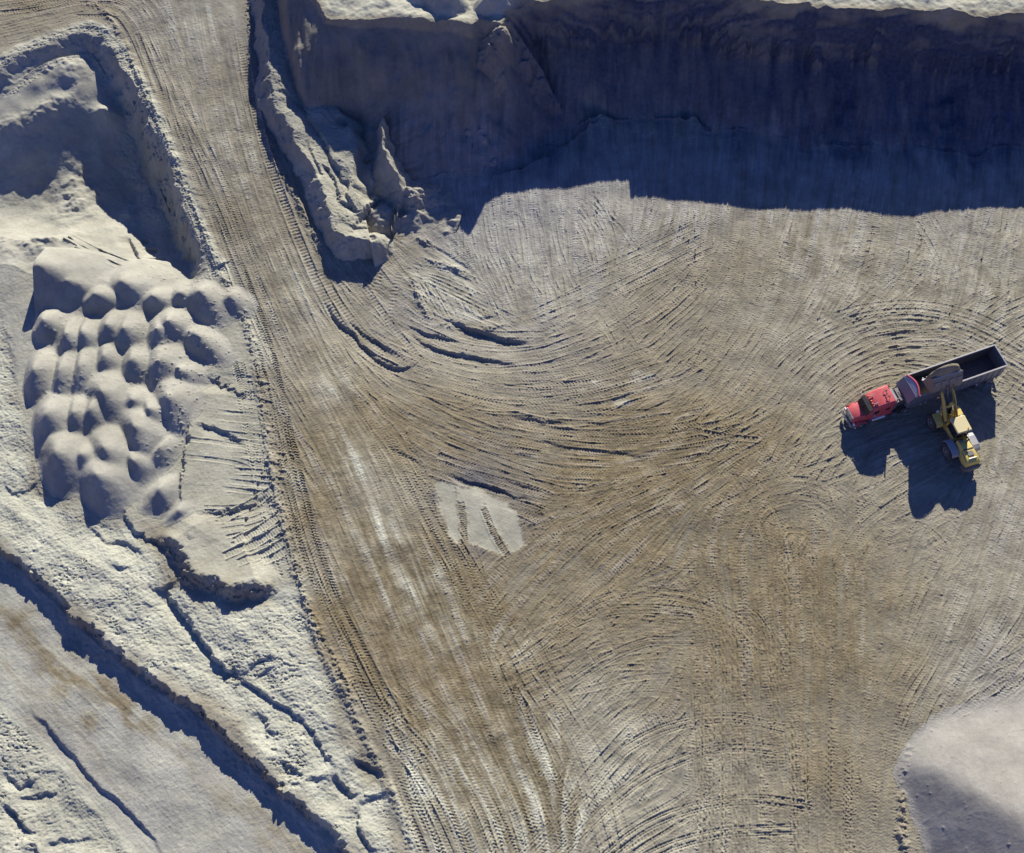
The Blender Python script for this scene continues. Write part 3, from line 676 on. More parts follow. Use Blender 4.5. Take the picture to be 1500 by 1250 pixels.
# patch of drying mud with two wheel lines through it
Z -= .10 * sstep(-.2, .3, patch_d) + 0.0
for pts in ([(675, 735), (678, 762), (680, 798)], [(708, 745), (724, 783), (744, 816)]):
    D[:] = 0
    stamp(UP(pts), .36, wheel(.05, .24, .035, .5, gap=2, keepv=.0))
    Z += D
shelf_w = sstep(0, 1.0, shelf_d) * (dl < .3)
rock_w = np.maximum(shelf_w, sstep(-.2, .6, low_rock))
# the shelf: cracked, brittle ground; ragged small cracks running roughly across
crk = fnoise(.16, 1.8, 1.0, R(5), 7.0) + .18 * N_mid + .12 * N_fine
crack = np.exp(-(np.abs(crk) / .11) ** 1.3)
crk2 = fnoise(.5, 6.0, 1.3, R(-12), 2.2) + .22 * N_fine
crack2 = np.exp(-(np.abs(crk2) / .07) ** 1.5)
lumps = fnoise(.2, 1.6, 1.1, R(4), 2.4)
calm = np.clip(.75 + .6 * N_huge, .12, 1.2)
slab = fnoise(1.2, 9, 1.4, R(-35), 2.2)
slab = np.floor(slab * 2.2) * .16 + .05 * slab
calm = calm * np.clip(.9 + .5 * N_big, .15, 1.3)
Z += rock_w * (.22 * slab + .011 * lumps * calm - .15 * crack * sstep(-.3, .9, N_mid + .5 * N_big) * calm - .20 * crack2 * sstep(.1, .9, N_big * .6 + N_huge * .6) + .012 * N_fine)
gw = 1 - flat * 0 - .6 * sstep(-.15, .25, patch_d)
Z += gw * .0045 * N_grit * (1 + 1.2 * rock_w) + gw * .008 * N_fine
# soft sand in the basin stays smooth; its banks are crumbly
bank = np.where((db > -1) & (db < 3.2) & (sb < Lb - .1), 1.0, 0.0)
Z += bank * .022 * N_fine - bank * .05 * crack
Z += np.where(ridge_m, .012 * N_fine - .10 * crack2 - .04 * crack, 0)
D = None

# ------------------------------------------------------------------ heaps (fields on the same grid)
def cone(px, py, z0, h, ax, ay, ang=0.0, k=.82, soft=.24):
    """tipped load: short steep west and south sides, long gentle east and north ones"""
    x, y = U(px, py, z0 + h)
    c, s = math.cos(ang), math.sin(ang)
    dx, dy = GX - x, GY - y
    u = dx * c + dy * s + .10 * N_big[sub]; v = -dx * s + dy * c + .08 * N_big[sub]
    u = u / np.where(u < 0, ax * .78, ax * 1.32); v = v / np.where(v < 0, ay * .92, ay * 1.08)
    r = np.sqrt(u * u + v * v + soft * soft) - soft
    return z0 + h - k * r

HEAPS = []     # photo point of the top, height, stretch across, stretch along, turn
def hz(zx, zy, h, ax=.85, ay=1.2, a=0.0): HEAPS.append((zx / 2.977, 300 + zy / 2.977, h, ax, ay, a))
hz(150, 262, 3.6, 1.15, 1.1); hz(285, 330, 2.1, 1.2, 1.0); hz(330, 345, 1.6, .9, .9); hz(410, 385, 2.0, 1.0, .9)
hz(530, 330, 1.9, 1.3, 1.1); hz(668, 392, 1.8, .9, .9); hz(775, 382, 1.6, .9, .9); hz(865, 372, 2.4, 1.2, 1.0, -.75)
hz(1000, 395, 1.6, 1.3, 1.2, -.6); hz(725, 505, 2.2, 1.0, 1.1); hz(850, 560, 1.8, 1.7, .9, -.6)
hz(188, 500, 1.7, .9, 1.2); hz(282, 560, 1.7, .8, 1.4); hz(360, 550, 1.6, .8, 1.4); hz(462, 520, 1.8, .85, 1.3); hz(530, 535, 2.0, .9, 1.3); hz(680, 540, 2.0, .95, 1.3)
hz(145, 715, 1.9, .8, 1.4); hz(262, 715, 1.8, .75, 1.6); hz(342, 700, 1.8, .75, 1.6); hz(440, 655, 1.7, .8, 1.3); hz(568, 672, 1.8, .95, 1.4); hz(690, 672, 2.1, 1.0, 1.5); hz(780, 720, 1.5, 1.2, 1.1)
hz(205, 905, 2.0, .9, 1.5); hz(315, 905, 1.8, .8, 1.4); hz(380, 890, 1.9, .8, 1.5, -.2); hz(440, 820, 2.2, 1.0, 1.6, .35); hz(570, 850, 1.6, 1.0, 1.2, .2); hz(650, 885, 1.7, .9, 1.3, .35); hz(738, 835, 2.1, 1.0, 1.7, .35)
hz(240, 1080, 2.2, 1.05, 1.5, .35); hz(350, 1085, 1.6, 1.0, 1.1); hz(450, 1065, 2.1, 1.0, 1.6, .5); hz(585, 965, 2.2, 1.0, 1.6, .45); hz(580, 1110, 1.5, 1.0, 1.3, .5); hz(700, 1060, 1.2, .8, 1.6, -.6)
hz(420, 1175, 2.2, 1.1, 1.4, .4); hz(690, 1240, 1.3, 1.0, 1.5, -.7); hz(770, 1330, 1.2, .9, 1.3, -.6); hz(825, 1440, 1.2, .6, 1.0, .0)
Hf = np.full((NY, NX), -50, np.float32); Hi = np.full((NY, NX), -1, np.int16)
bx0, by0 = U(-10, 800, 0); bx1, by1 = U(420, 320, 0)
I0 = max(0, int((bx0 - X0) / CELL)); I1 = int((bx1 - X0) / CELL); J0 = int((by0 - Y0) / CELL); J1 = int((by1 - Y0) / CELL)
sub = (slice(J0, J1), slice(I0, I1))
sGX, sGY = GX, GY
GX, GY = sGX[sub], sGY[sub]
acc = np.zeros(GX.shape, np.float64); bestv = np.full(GX.shape, -50.0)
for k, (px, py, h, ax, ay, a) in enumerate(HEAPS):
    v = cone(px, py, .32, h * .97, ax, ay, a)
    acc += np.exp(np.clip(v, -4, 8) / .15)
    m = v > bestv
    bestv = np.where(m, v, bestv); Hi[sub][m] = k
clod = np.clip(N_fine[sub] - 1.1, 0, 2) * np.clip(N_huge[sub] + .2, 0, 1.5)
Hf[sub] = .15 * np.log(acc + 1e-9) + .04 * N_big[sub] + .014 * N_mid[sub] + .005 * N_fine[sub] + .06 * clod
Hf[sub] -= .55 * np.maximum(0, GY - U(100, 362, 1.5)[1]) + .10 * np.maximum(0, GY - U(100, 362, 1.5)[1]) ** 2
GX, GY = sGX, sGY

# big sand pile in the corner: two faces meeting in a soft ridge
def plane(px, py, nx, ny, slope):
    x, y = U(px, py, .2); n = math.hypot(nx, ny)
    return -((GX - x) * nx + (GY - y) * ny) / n * math.tan(R(slope))
a = plane(1330, 1150, -.955, -.295, 34) + .03 * N_big
b = plane(1420, 1042, -.33, .94, 23) + .03 * N_big
c3 = plane(1348, 1076, -.80, .60, 44)
smin = -.35 * np.log(np.exp(-np.clip(a, -3, 20) / .35) + np.exp(-np.clip(b, -3, 20) / .35) + np.exp(-np.clip(c3, -3, 20) / .35) + np.exp(-8 / .35))
Pile = .3 + smin + .006 * N_mid + .004 * N_fine + .03 * np.clip(N_fine - 2.1, 0, 2) + .008 * gully
Pile = np.where((GX > U(1290, 1150)[0] - 8) & (GY < U(1400, 990)[1]), Pile, -50)
# soil mound with a fin at the foot of the wall
fin = UP([(561, 176, 5.0), (563, 205, 4.7), (568, 232, 4.4), (578, 255, 3.9), (588, 272, 3.2), (586, 292, 2.0)])
df, zf, sf, Lf = pfield(fin, 1.0)
wfin = np.interp(sf, [0, 2.5, 4.5, 9], [3.2, 2.4, 1.5, 1.3])
Mound = zf - wfin * np.maximum(np.abs(df + .12 * N_mid + .15 * N_big) - .12, 0) + .10 * N_mid + .025 * N_fine - .06 * crack2
x, y = U(594, 272, 3.0)
Mound = np.maximum(Mound, 3.0 + .22 * N_mid + .05 * N_fine - .9 * np.hypot((GX - x) / 1.3, GY - y))
x, y = U(552, 304, 2.4)
Mound = np.maximum(Mound, 1.9 + .35 * N_big + .16 * N_mid - .5 * np.sqrt(((GX - x) / 1.6) ** 2 + (GY - y) ** 2 + .1))
x, y = U(612, 306, 1.6)
Mound = np.maximum(Mound, 1.2 + .30 * N_big + .16 * N_mid - .40 * np.sqrt(((GX - x) / 1.5) ** 2 + (GY - y) ** 2 + .1))
Mound = np.where(np.abs(df) < 7, Mound, -50)

def settle(field, k=.12):
    """the heap laid on the ground: its foot runs out into it"""
    dlt = np.clip((field - Z) / k, -20, 40)
    return Z + k * np.log1p(np.exp(dlt))
heap_on = Hf > Z - .22; heapZ = settle(Hf)
pile_on = Pile > Z - .38; pileZ = settle(Pile, .17)
mound_on = Mound > Z - .22; moundZ = settle(Mound)
print('heaps', time.time() - T0)

# ------------------------------------------------------------------ soil colours: weights kept on the vertices (r brown, g pale, b dark with the bank's painted shade, a cool grey)
brown = blobs([(330, 150, 40, .35), (400, 350, 60, .25), (470, 560, 60, .35), (480, 700, 70, .55), (560, 900, 90, .95), (640, 930, 90, .9), (600, 820, 60, .5), (590, 960, 50, .5), (620, 1010, 60, .6), (720, 1100, 45, .6), (450, 650, 45, .5), (470, 760, 40, .5), (410, 430, 35, .4), (700, 1040, 80, .8), (780, 1180, 70, .7), (700, 1150, 50, .6),
    (740, 900, 90, .5), (820, 760, 110, .65), (900, 690, 110, .7), (680, 640, 80, .8), (600, 600, 60, .6), (1000, 620, 110, .5), (900, 560, 100, .35), (1100, 780, 120, .6), (980, 800, 110, .6), (1180, 900, 130, .65),
    (1060, 980, 100, .5), (1250, 1000, 110, .55), (1300, 850, 110, .35), (860, 950, 120, .5), (1000, 1150, 120, .25), (1230, 1180, 90, .4), (1300, 540, 60, .4), (1090, 380, 60, .3), (1000, 460, 100, .35),
    (1150, 600, 60, .35), (60, 30, 60, .55), (150, 30, 40, .4), (340, 330, 40, .35), (380, 230, 40, .3), (600, 370, 20, .6),
    (20, 915, 14, 1, LOWZ), (90, 1010, 14, .7, LOWZ), (130, 1060, 16, .7, LOWZ), (330, 1170, 18, .6, LOWZ), (400, 1225, 22, .7, LOWZ), (110, 960, 18, .5, LOWZ), (520, 600, 40, .4), (590, 640, 40, .4), (660, 665, 40, .4), (740, 690, 45, .4), (820, 700, 45, .4), (900, 690, 45, .4), (980, 680, 45, .35), (1060, 660, 40, .3), (1140, 640, 40, .3), (540, 780, 30, .35), (510, 860, 35, .35), (700, 980, 40, .35), (780, 1120, 40, .35), (300, 1140, 18, .4, LOWZ), (40, 900, 14, .5, LOWZ), (60, 1060, 30, .3, LOWZ), (120, 1130, 40, .3, LOWZ),
    (460, 920, 30, .5), (480, 880, 20, .4), (330, 760, 30, .25)])
road_pale = blobs([(300, 60, 60, .45), (360, 250, 40, .45), (430, 420, 45, .5), (520, 680, 35, .7), (560, 780, 40, .6), (610, 850, 40, .7), (650, 920, 30, .4), (490, 560, 35, .6), (640, 1130, 50, .4), (740, 1240, 60, .4),
    (820, 1160, 110, .5), (900, 1080, 70, .4), (1000, 1230, 100, .4), (880, 1000, 40, .25), (1420, 900, 60, .25), (1400, 990, 40, .35), (760, 940, 30, .4), (1280, 940, 22, .3), (1325, 930, 20, .35), (1270, 1010, 10, .4), (960, 560, 30, .25), (880, 560, 30, .2), (800, 380, 120, .25), (900, 330, 80, .25),
    (905, 590, 7, 1.3), (918, 588, 6, 1.2), (935, 553, 8, 1.2), (950, 550, 6, 1), (872, 560, 5, 1), (712, 458, 10, 1.5), (700, 462, 8, 1.2), (685, 455, 16, .7), (640, 400, 30, .5), (660, 425, 45, .8), (740, 380, 70, .35), (1405, 460, 5, 1.2), (1410, 450, 5, 1), (1385, 480, 4, 1), (1480, 300, 8, .7), (1478, 340, 7, .7), (700, 480, 60, .15), (1200, 400, 110, .2), (1420, 400, 110, .25), (650, 410, 60, .3), (1500, 700, 60, .2), (430, 700, 30, .35), (480, 860, 30, .35), (560, 1100, 60, .35), (600, 1220, 60, .5)])
road_pale = road_pale * np.where(road_d > 0, np.clip(1.35 + .55 * STREAK_B + .25 * STREAK_A, .1, 2.4), 1.15)
brown = brown * np.where(road_d > 0, np.clip(1.25 - .28 * STREAK_B, .5, 1.9), 1.0)
strip, _, s_s, s_L = pfield(UP([(-60, 860), (0, 900), (52, 934), (98, 984), (150, 1026), (200, 1062), (250, 1092), (310, 1150), (370, 1205), (440, 1270)], LOWZ))
strip = strip + .55 * N_big + .25 * STREAK_B
brown = np.maximum(brown, np.where(dl > .5, 1, 0) * np.interp(s_s, [0, 8, 14, 22, 28, 40], [.5, .7, 1.0, 1.0, .45, .5]) * np.exp(-(strip / .85) ** 2))
strip2, _, _, _ = pfield(UP([(-60, 930), (20, 985), (90, 1050), (140, 1100), (190, 1160)], LOWZ))
brown = np.maximum(brown, np.where(dl > .5, .45, 0) * np.exp(-((strip2 + .5 * N_big + .3 * STREAK_B) / .5) ** 2))
pale = np.maximum.reduce([1.0 * sstep(-.5, 2.0, shelf_d + .6 * N_big), .55 * sstep(-.5, 1, fill_d), np.where((dl > .8), .52, 0) * (1 - np.clip(brown, 0, 1)), np.where(low_rock > -.5, .85, 0) * 1.0,
                          np.where((db > 0) & (db < 60) & (sb < Lb - .1), .5, 0), .56 * sstep(-.1, .18, patch_d), .8 * sstep(0, -1, dn), np.minimum(.4 * road_pale, .48), .75 * sstep(0.2, -.5, np.abs(db + .7) - .9) * (sb < Lb - .1)])
pale = np.where(ridge_m, np.maximum(pale, .55), pale)
pale = np.maximum(pale, .5 * sstep(-2.5, -.5, in_heaps))
brown = brown * (1 - sstep(-2.5, -.5, in_heaps))
pale = np.maximum(pale, .85 * blobs([(425, 870, 24, 1.2), (415, 890, 18, .8), (505, 1055, 30, .3), (240, 20, 0.1, 0)]) * sstep(0, 1, shelf_d + 2))
nb = .16 * STREAK_B + .07 * STREAK_A + .08 * N_big + .06 * N_mid
brown = np.clip(brown * (1 + nb * 1.0) + .05 * N_huge + .6 * nb * (brown > .1), 0, 1)
brown = brown * (1 - sstep(-.5, 1.5, shelf_d)) * (1 - .35 * sstep(-.1, .2, patch_d))
pale = np.clip(pale + .5 * road_pale * nb + .04 * N_mid, 0, 1)
pale = pale * (1 - .0 * brown)
dark = np.where(north_m & (dn > 0), (.70 * sstep(.2, .8, dn) - .06 * sstep(W1 * .8, W1 * 1.15, dnw) + .26 * np.clip(strata, -1, 2) * sstep(W1 * 1.1, W1 * .8, dnw) + .10 * np.clip(gully, -1, 2)) * sstep(Wt + 3.5, Wt - 3.5, dnw + 1.6 * gully), 0)  # bank's navy shade painted into the soil colour, with darker strata and gullies
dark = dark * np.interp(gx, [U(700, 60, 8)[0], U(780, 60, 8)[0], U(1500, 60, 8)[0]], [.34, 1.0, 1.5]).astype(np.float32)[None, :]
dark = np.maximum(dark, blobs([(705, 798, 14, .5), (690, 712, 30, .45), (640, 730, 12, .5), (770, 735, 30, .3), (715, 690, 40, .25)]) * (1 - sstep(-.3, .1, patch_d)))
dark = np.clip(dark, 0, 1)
damp = np.clip(.3 * SM * sw + .08 * N_mid, 0, 1)
cool = np.where(dl > .8, .95, 0) * (1 - np.clip(1.2 * brown, 0, 1)) * np.where(low_rock > -.5, .2, 1)
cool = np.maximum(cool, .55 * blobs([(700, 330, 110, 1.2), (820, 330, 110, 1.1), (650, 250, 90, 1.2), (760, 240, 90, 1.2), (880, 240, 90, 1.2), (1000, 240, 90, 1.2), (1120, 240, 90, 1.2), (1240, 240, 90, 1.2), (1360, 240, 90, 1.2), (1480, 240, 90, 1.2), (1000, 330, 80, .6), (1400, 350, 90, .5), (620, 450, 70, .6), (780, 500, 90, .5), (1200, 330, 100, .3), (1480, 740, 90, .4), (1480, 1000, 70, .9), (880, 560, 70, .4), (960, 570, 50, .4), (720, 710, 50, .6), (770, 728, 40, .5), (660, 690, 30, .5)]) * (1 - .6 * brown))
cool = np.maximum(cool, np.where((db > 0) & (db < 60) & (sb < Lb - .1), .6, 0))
cool = np.clip(cool + .12 * STREAK_B, 0, 1)
tone = 1 + (sw * .9 + .1) * np.where(dl > .5, .5, 1) * (.055 * STREAK_A + .05 * STREAK_B + .10 * SM * np.clip(N_mid + .3, -1, 1)) + .03 * N_big
tone = np.clip(tone, .62, 1.4)
COLR = np.stack([brown, pale, dark, np.clip(cool, 0, 1)], -1).astype(np.float32)
print('colours', time.time() - T0)

# ------------------------------------------------------------------ materials for the ground
def new_mat(name):
    m = bpy.data.materials.new(name); m.use_nodes = True
    m.node_tree.nodes.clear()
    return m, m.node_tree.nodes, m.node_tree.links

def ground_material():
    m, N, L = new_mat("quarry_soil")
    out = N.new('ShaderNodeOutputMaterial'); bs = N.new('ShaderNodeBsdfPrincipled')
    bs.inputs['Roughness'].default_value = .95; bs.inputs['Specular IOR Level'].default_value = .15
    L.new(bs.outputs[0], out.inputs[0])
    at = N.new('ShaderNodeAttribute'); at.attribute_name = 'soil'
    sp = N.new('ShaderNodeSeparateColor'); L.new(at.outputs['Color'], sp.inputs[0])
    tc = N.new('ShaderNodeTexCoord')
    def noise(sc, det=4, rough=.6):
        n = N.new('ShaderNodeTexNoise'); n.inputs['Scale'].default_value = sc; n.inputs['Detail'].default_value = det; n.inputs['Roughness'].default_value = rough
        L.new(tc.outputs['Object'], n.inputs['Vector']); return n
    def mix(fac, a, b, mode='MIX'):
        x = N.new('ShaderNodeMix'); x.data_type = 'RGBA'; x.blend_type = mode
        for v, i in ((fac, 0), (a, 6), (b, 7)):
            if hasattr(v, 'is_output'): L.new(v, x.inputs[i])
            elif i == 0: x.inputs[0].default_value = v
            else: x.inputs[i].default_value = (*v, 1)
        return x.outputs[2]
    def ramp(src, lo, hi):
        r = N.new('ShaderNodeMapRange'); r.inputs[1].default_value = lo; r.inputs[2].default_value = hi
        L.new(src, r.inputs[0]); return r.outputs[0]
    n1 = noise(.35, 6); n2 = noise(2.2, 5); n3 = noise(11, 3, .7)
    grey = mix(ramp(n1.outputs[0], .35, .65), SOIL['grey_a'], SOIL['grey_b'])
    brn = mix(ramp(n2.outputs[0], .35, .65), SOIL['brown_a'], SOIL['brown_b'])
    pal = mix(ramp(n1.outputs[0], .35, .65), SOIL['pale_a'], SOIL['pale_b'])
    drk = mix(ramp(n2.outputs[0], .35, .65), SOIL['dark_a'], SOIL['dark_b'])
    c = mix(sp.outputs[0], grey, brn)
    c = mix(at.outputs['Alpha'], c, mix(ramp(n1.outputs[0], .35, .65), SOIL['cool_a'], SOIL['cool_b']))
    c = mix(sp.outputs[1], c, pal)
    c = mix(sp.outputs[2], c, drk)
    g = N.new('ShaderNodeMapRange'); L.new(n3.outputs[0], g.inputs[0])
    g.inputs[1].default_value = .3; g.inputs[2].default_value = .7; g.inputs[3].default_value = .86; g.inputs[4].default_value = 1.12
    gc = N.new('ShaderNodeCombineColor'); [L.new(g.outputs[0], gc.inputs[i]) for i in range(3)]
    c = mix(1.0, c, gc.outputs[0], 'MULTIPLY')
    g2 = N.new('ShaderNodeMapRange'); L.new(n2.outputs[0], g2.inputs[0])
    g2.inputs[1].default_value = .3; g2.inputs[2].default_value = .7; g2.inputs[3].default_value = .92; g2.inputs[4].default_value = 1.07
    gc2 = N.new('ShaderNodeCombineColor'); [L.new(g2.outputs[0], gc2.inputs[i]) for i in range(3)]
    c = mix(1.0, c, gc2.outputs[0], 'MULTIPLY')
    ta = N.new('ShaderNodeAttribute'); ta.attribute_name = 'tone'
    tcb = N.new('ShaderNodeCombineColor'); [L.new(ta.outputs['Fac'], tcb.inputs[i]) for i in range(3)]
    c = mix(1.0, c, tcb.outputs[0], 'MULTIPLY')
    L.new(c, bs.inputs['Base Color'])
    bmp = N.new('ShaderNodeBump'); bmp.inputs['Strength'].default_value = .6; bmp.inputs['Distance'].default_value = .03
    nb_ = noise(7, 5, .75)
    L.new(nb_.outputs[0], bmp.inputs['Height']); L.new(bmp.outputs[0], bs.inputs['Normal'])
    return m
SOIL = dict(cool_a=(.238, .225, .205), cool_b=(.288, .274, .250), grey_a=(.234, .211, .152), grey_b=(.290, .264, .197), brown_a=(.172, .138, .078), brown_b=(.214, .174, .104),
            pale_a=(.385, .38, .295), pale_b=(.455, .45, .355), dark_a=(.055, .064, .094), dark_b=(.082, .094, .128))  # the dark pair carries the painted blue shade of the bank
soil = ground_material()

# ------------------------------------------------------------------ meshes out of the grid
def grid_object(name, ZZ, mask, cols, mat, tn=None):
    """one mesh of all grid cells whose mask is set"""
    jj, ii = np.nonzero(mask)
    jj = jj.astype(np.int64); ii = ii.astype(np.int64)
    v00 = jj * NX + ii
    quads = np.stack([v00, v00 + 1, v00 + NX + 1, v00 + NX], 1).ravel()
    used = np.zeros(NX * NY, bool); used[quads] = True
    idx = np.cumsum(used) - 1
    vid = np.nonzero(used)[0]
    co = np.stack([GX.ravel()[vid], GY.ravel()[vid], ZZ.ravel()[vid]], 1).astype(np.float32)
    me = bpy.data.meshes.new(name)
    me.vertices.add(len(vid)); me.vertices.foreach_set('co', co.ravel())
    nq = len(jj)
    me.loops.add(nq * 4); me.loops.foreach_set('vertex_index', idx[quads].astype(np.int32))
    me.polygons.add(nq)
    me.polygons.foreach_set('loop_start', np.arange(0, nq * 4, 4, dtype=np.int32))
    me.polygons.foreach_set('use_smooth', np.ones(nq, bool))
    me.update(calc_edges=True)
    at = me.color_attributes.new('soil', 'FLOAT_COLOR', 'POINT')
    at.data.foreach_set('color', cols.reshape(-1, 4)[vid].ravel().astype(np.float32))
    a2 = me.attributes.new('tone', 'FLOAT', 'POINT')
    a2.data.foreach_set('value', (tone if tn is None else tn).ravel()[vid].astype(np.float32))
    me.materials.append(mat)
    o = bpy.data.objects.new(name, me); COL.objects.link(o)
    return o

def tag(o, label=None, cat=None, group=None, kind=None):
    if label: o['label'] = label
    if cat: o['category'] = cat
    if group: o['group'] = group
    if kind: o['kind'] = kind
    return o

# zones
zone[:] = 0
zone[road_d > 0] = 1
zone[(dn < Wt) & north_m & (dn > 0)] = 2
zone[dn <= 0] = 3
zone[(db > 0) & (db < 60) & (sb < Lb - .1)] = 4
zone[(shelf_d > 0) & (dl <= .6) & (zone == 0)] = 5
zone[dl > .6] = 6
zone[ridge_m] = 7
zc = zone[:-1, :-1]
covered = (heap_on & (Hf > Z + .8)); cov = covered[:-1, :-1] & covered[1:, 1:] & covered[:-1, 1:] & covered[1:, :-1]
for k, nm in enumerate(ZN):
    m = (zc == k) & ~cov
    if m.any():
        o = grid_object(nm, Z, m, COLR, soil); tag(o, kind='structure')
        o['label'] = {'pit_floor': 'flat grey brown pit floor crossed by tyre marks', 'haul_road': 'broad rutted dirt road running down from the top', 'quarry_cliff': 'tall excavated bank in deep blue shadow',
                      'quarry_plateau': 'sunlit top of the excavated bank', 'sand_basin': 'shaded hollow with slumped pale sand beside the dirt road', 'rock_shelf': 'pale cracked ground shelf',
                      'sunken_road': 'smooth grey lower road under the cracked shelf', 'earth_ridge': 'long earth ridge between the dirt road and the bank'}[nm]
# far ground round about, down to the horizon
def far_ring():
    me = bpy.data.meshes.new('far_ground')
    edge = []
    st = 25
    for i in list(range(0, NX - 1, st)) + [NX - 1]: edge.append((i, 0))
    for j in list(range(st, NY - 1, st)) + [NY - 1]: edge.append((NX - 1, j))
    for i in list(range(NX - 1 - st, 0, -st)) + [0]: edge.append((i, NY - 1))
    for j in range(NY - 1 - st, 0, -st): edge.append((0, j))
    rings = [1.0, 1.15, 1.5, 2.5, 6, 16]
    vs, cs = [], []
    cxm, cym = (X0 + X1) / 2, (Y0 + Y1) / 2
    for r in rings:
        for (i, j) in edge:
            x, y, z = gx[i], gy[j], Z[j, i]
            vs.append((cxm + (x - cxm) * r, cym + (y - cym) * r, z * max(.25, 1 - .1 * (r - 1)) - (.02 if r == 1.0 else 0) + (0.4 * math.sin(x * .9 + r * 3) if r > 1 else 0)))
            cs.append(COLR[j, i])
    n = len(edge); fs = []
    for k in range(len(rings) - 1):
        for e in range(n):
            f = (e + 1) % n
            fs.append((k * n + e, (k + 1) * n + e, (k + 1) * n + f, k * n + f))
    me.from_pydata(vs, [], fs)
    at = me.color_attributes.new('soil', 'FLOAT_COLOR', 'POINT')
    at.data.foreach_set('color', np.array(cs, np.float32).ravel())
    a2 = me.attributes.new('tone', 'FLOAT', 'POINT'); a2.data.foreach_set('value', np.ones(len(vs), np.float32))
    me.materials.append(soil)
    for p in me.polygons: p.use_smooth = True
    o = bpy.data.objects.new('ground', me); COL.objects.link(o)
    tag(o, 'open sandy ground beyond the pit', kind='structure')
far_ring()

ones = (1 + .03 * N_big).astype(np.float32)
heap_cols = COLR.copy(); heap_cols[..., 0] *= .3; heap_cols[..., 3] = .7; heap_cols[..., 1] = np.clip(.42 + .06 * N_mid, 0, 1); heap_cols[..., 2] = 0
hm = heap_on[:-1, :-1] & heap_on[1:, 1:] & heap_on[:-1, 1:] & heap_on[1:, :-1]
hi4 = Hi[:-1, :-1]
for k, hp in enumerate(HEAPS):
    m = hm & (hi4 == k)
    if m.sum() < 20: continue
    o = grid_object('sand_heap', heapZ, m, heap_cols, soil, ones)
    lb = {0: 'largest sand heap, broad dark side, at the upper left corner of the heap cluster', 7: 'tall sand heap at the upper right corner of the heap cluster, touching the dirt road',
          37: 'rounded sand heap at the very bottom of the heap cluster', 31: 'broad rounded sand heap at the lower left corner of the heap cluster'}.get(k, 'medium smooth grey sand heap packed among others in the cluster beside the dirt road')
    tag(o, lb, 'sand heap', 'dumped sand heaps left of the dirt road')
pc = COLR.copy(); pc[..., 0] = 0; pc[..., 3] = .8; pc[..., 1] = np.clip(.10 + .04 * N_mid, 0, 1); pc[..., 2] = 0
pm = pile_on[:-1, :-1] & pile_on[1:, 1:] & pile_on[:-1, 1:] & pile_on[1:, :-1]
tag(grid_object('sand_pile', pileZ, pm, pc, soil, ones), 'large smooth grey sand pile with a soft ridge in the lower right corner', 'sand pile')
mc = COLR.copy(); mc[..., 0] = np.clip(.15 + .1 * N_mid, 0, 1); mc[..., 1] = .25; mc[..., 2] = 0; mc[..., 3] = .5
mm_ = mound_on[:-1, :-1] & mound_on[1:, 1:] & mound_on[:-1, 1:] & mound_on[1:, :-1]
tag(grid_object('soil_mound', moundZ, mm_, mc, soil, ones), 'small lumpy soil mound with a sharp sunlit fin at the foot of the shaded bank', 'soil mound')
print('meshes', time.time() - T0)

# ------------------------------------------------------------------ vehicles: helpers
def paint(name, col, rough=.5, metal=0.0, dust=.35, dust_col=(.33, .28, .22), spec=.4):
    m, N, L = new_mat(name)
    out = N.new('ShaderNodeOutputMaterial'); bs = N.new('ShaderNodeBsdfPrincipled'); L.new(bs.outputs[0], out.inputs[0])
    tc = N.new('ShaderNodeTexCoord')
    n = N.new('ShaderNodeTexNoise'); n.inputs['Scale'].default_value = 2.6; n.inputs['Detail'].default_value = 6; n.inputs['Roughness'].default_value = .65
    L.new(tc.outputs['Object'], n.inputs['Vector'])
    mr = N.new('ShaderNodeMapRange'); mr.inputs[1].default_value = .38; mr.inputs[2].default_value = .72; mr.inputs[3].default_value = dust * .35; mr.inputs[4].default_value = dust
    L.new(n.outputs[0], mr.inputs[0])
    x = N.new('ShaderNodeMix'); x.data_type = 'RGBA'; x.inputs[6].default_value = (*col, 1); x.inputs[7].default_value = (*dust_col, 1)
    L.new(mr.outputs[0], x.inputs[0]); L.new(x.outputs[2], bs.inputs['Base Color'])
    ro = N.new('ShaderNodeMapRange'); ro.inputs[3].default_value = rough; ro.inputs[4].default_value = min(1, rough + .3); L.new(mr.outputs[0], ro.inputs[0])
    L.new(ro.outputs[0], bs.inputs['Roughness'])
    bs.inputs['Metallic'].default_value = metal; bs.inputs['Specular IOR Level'].default_value = spec
    return m
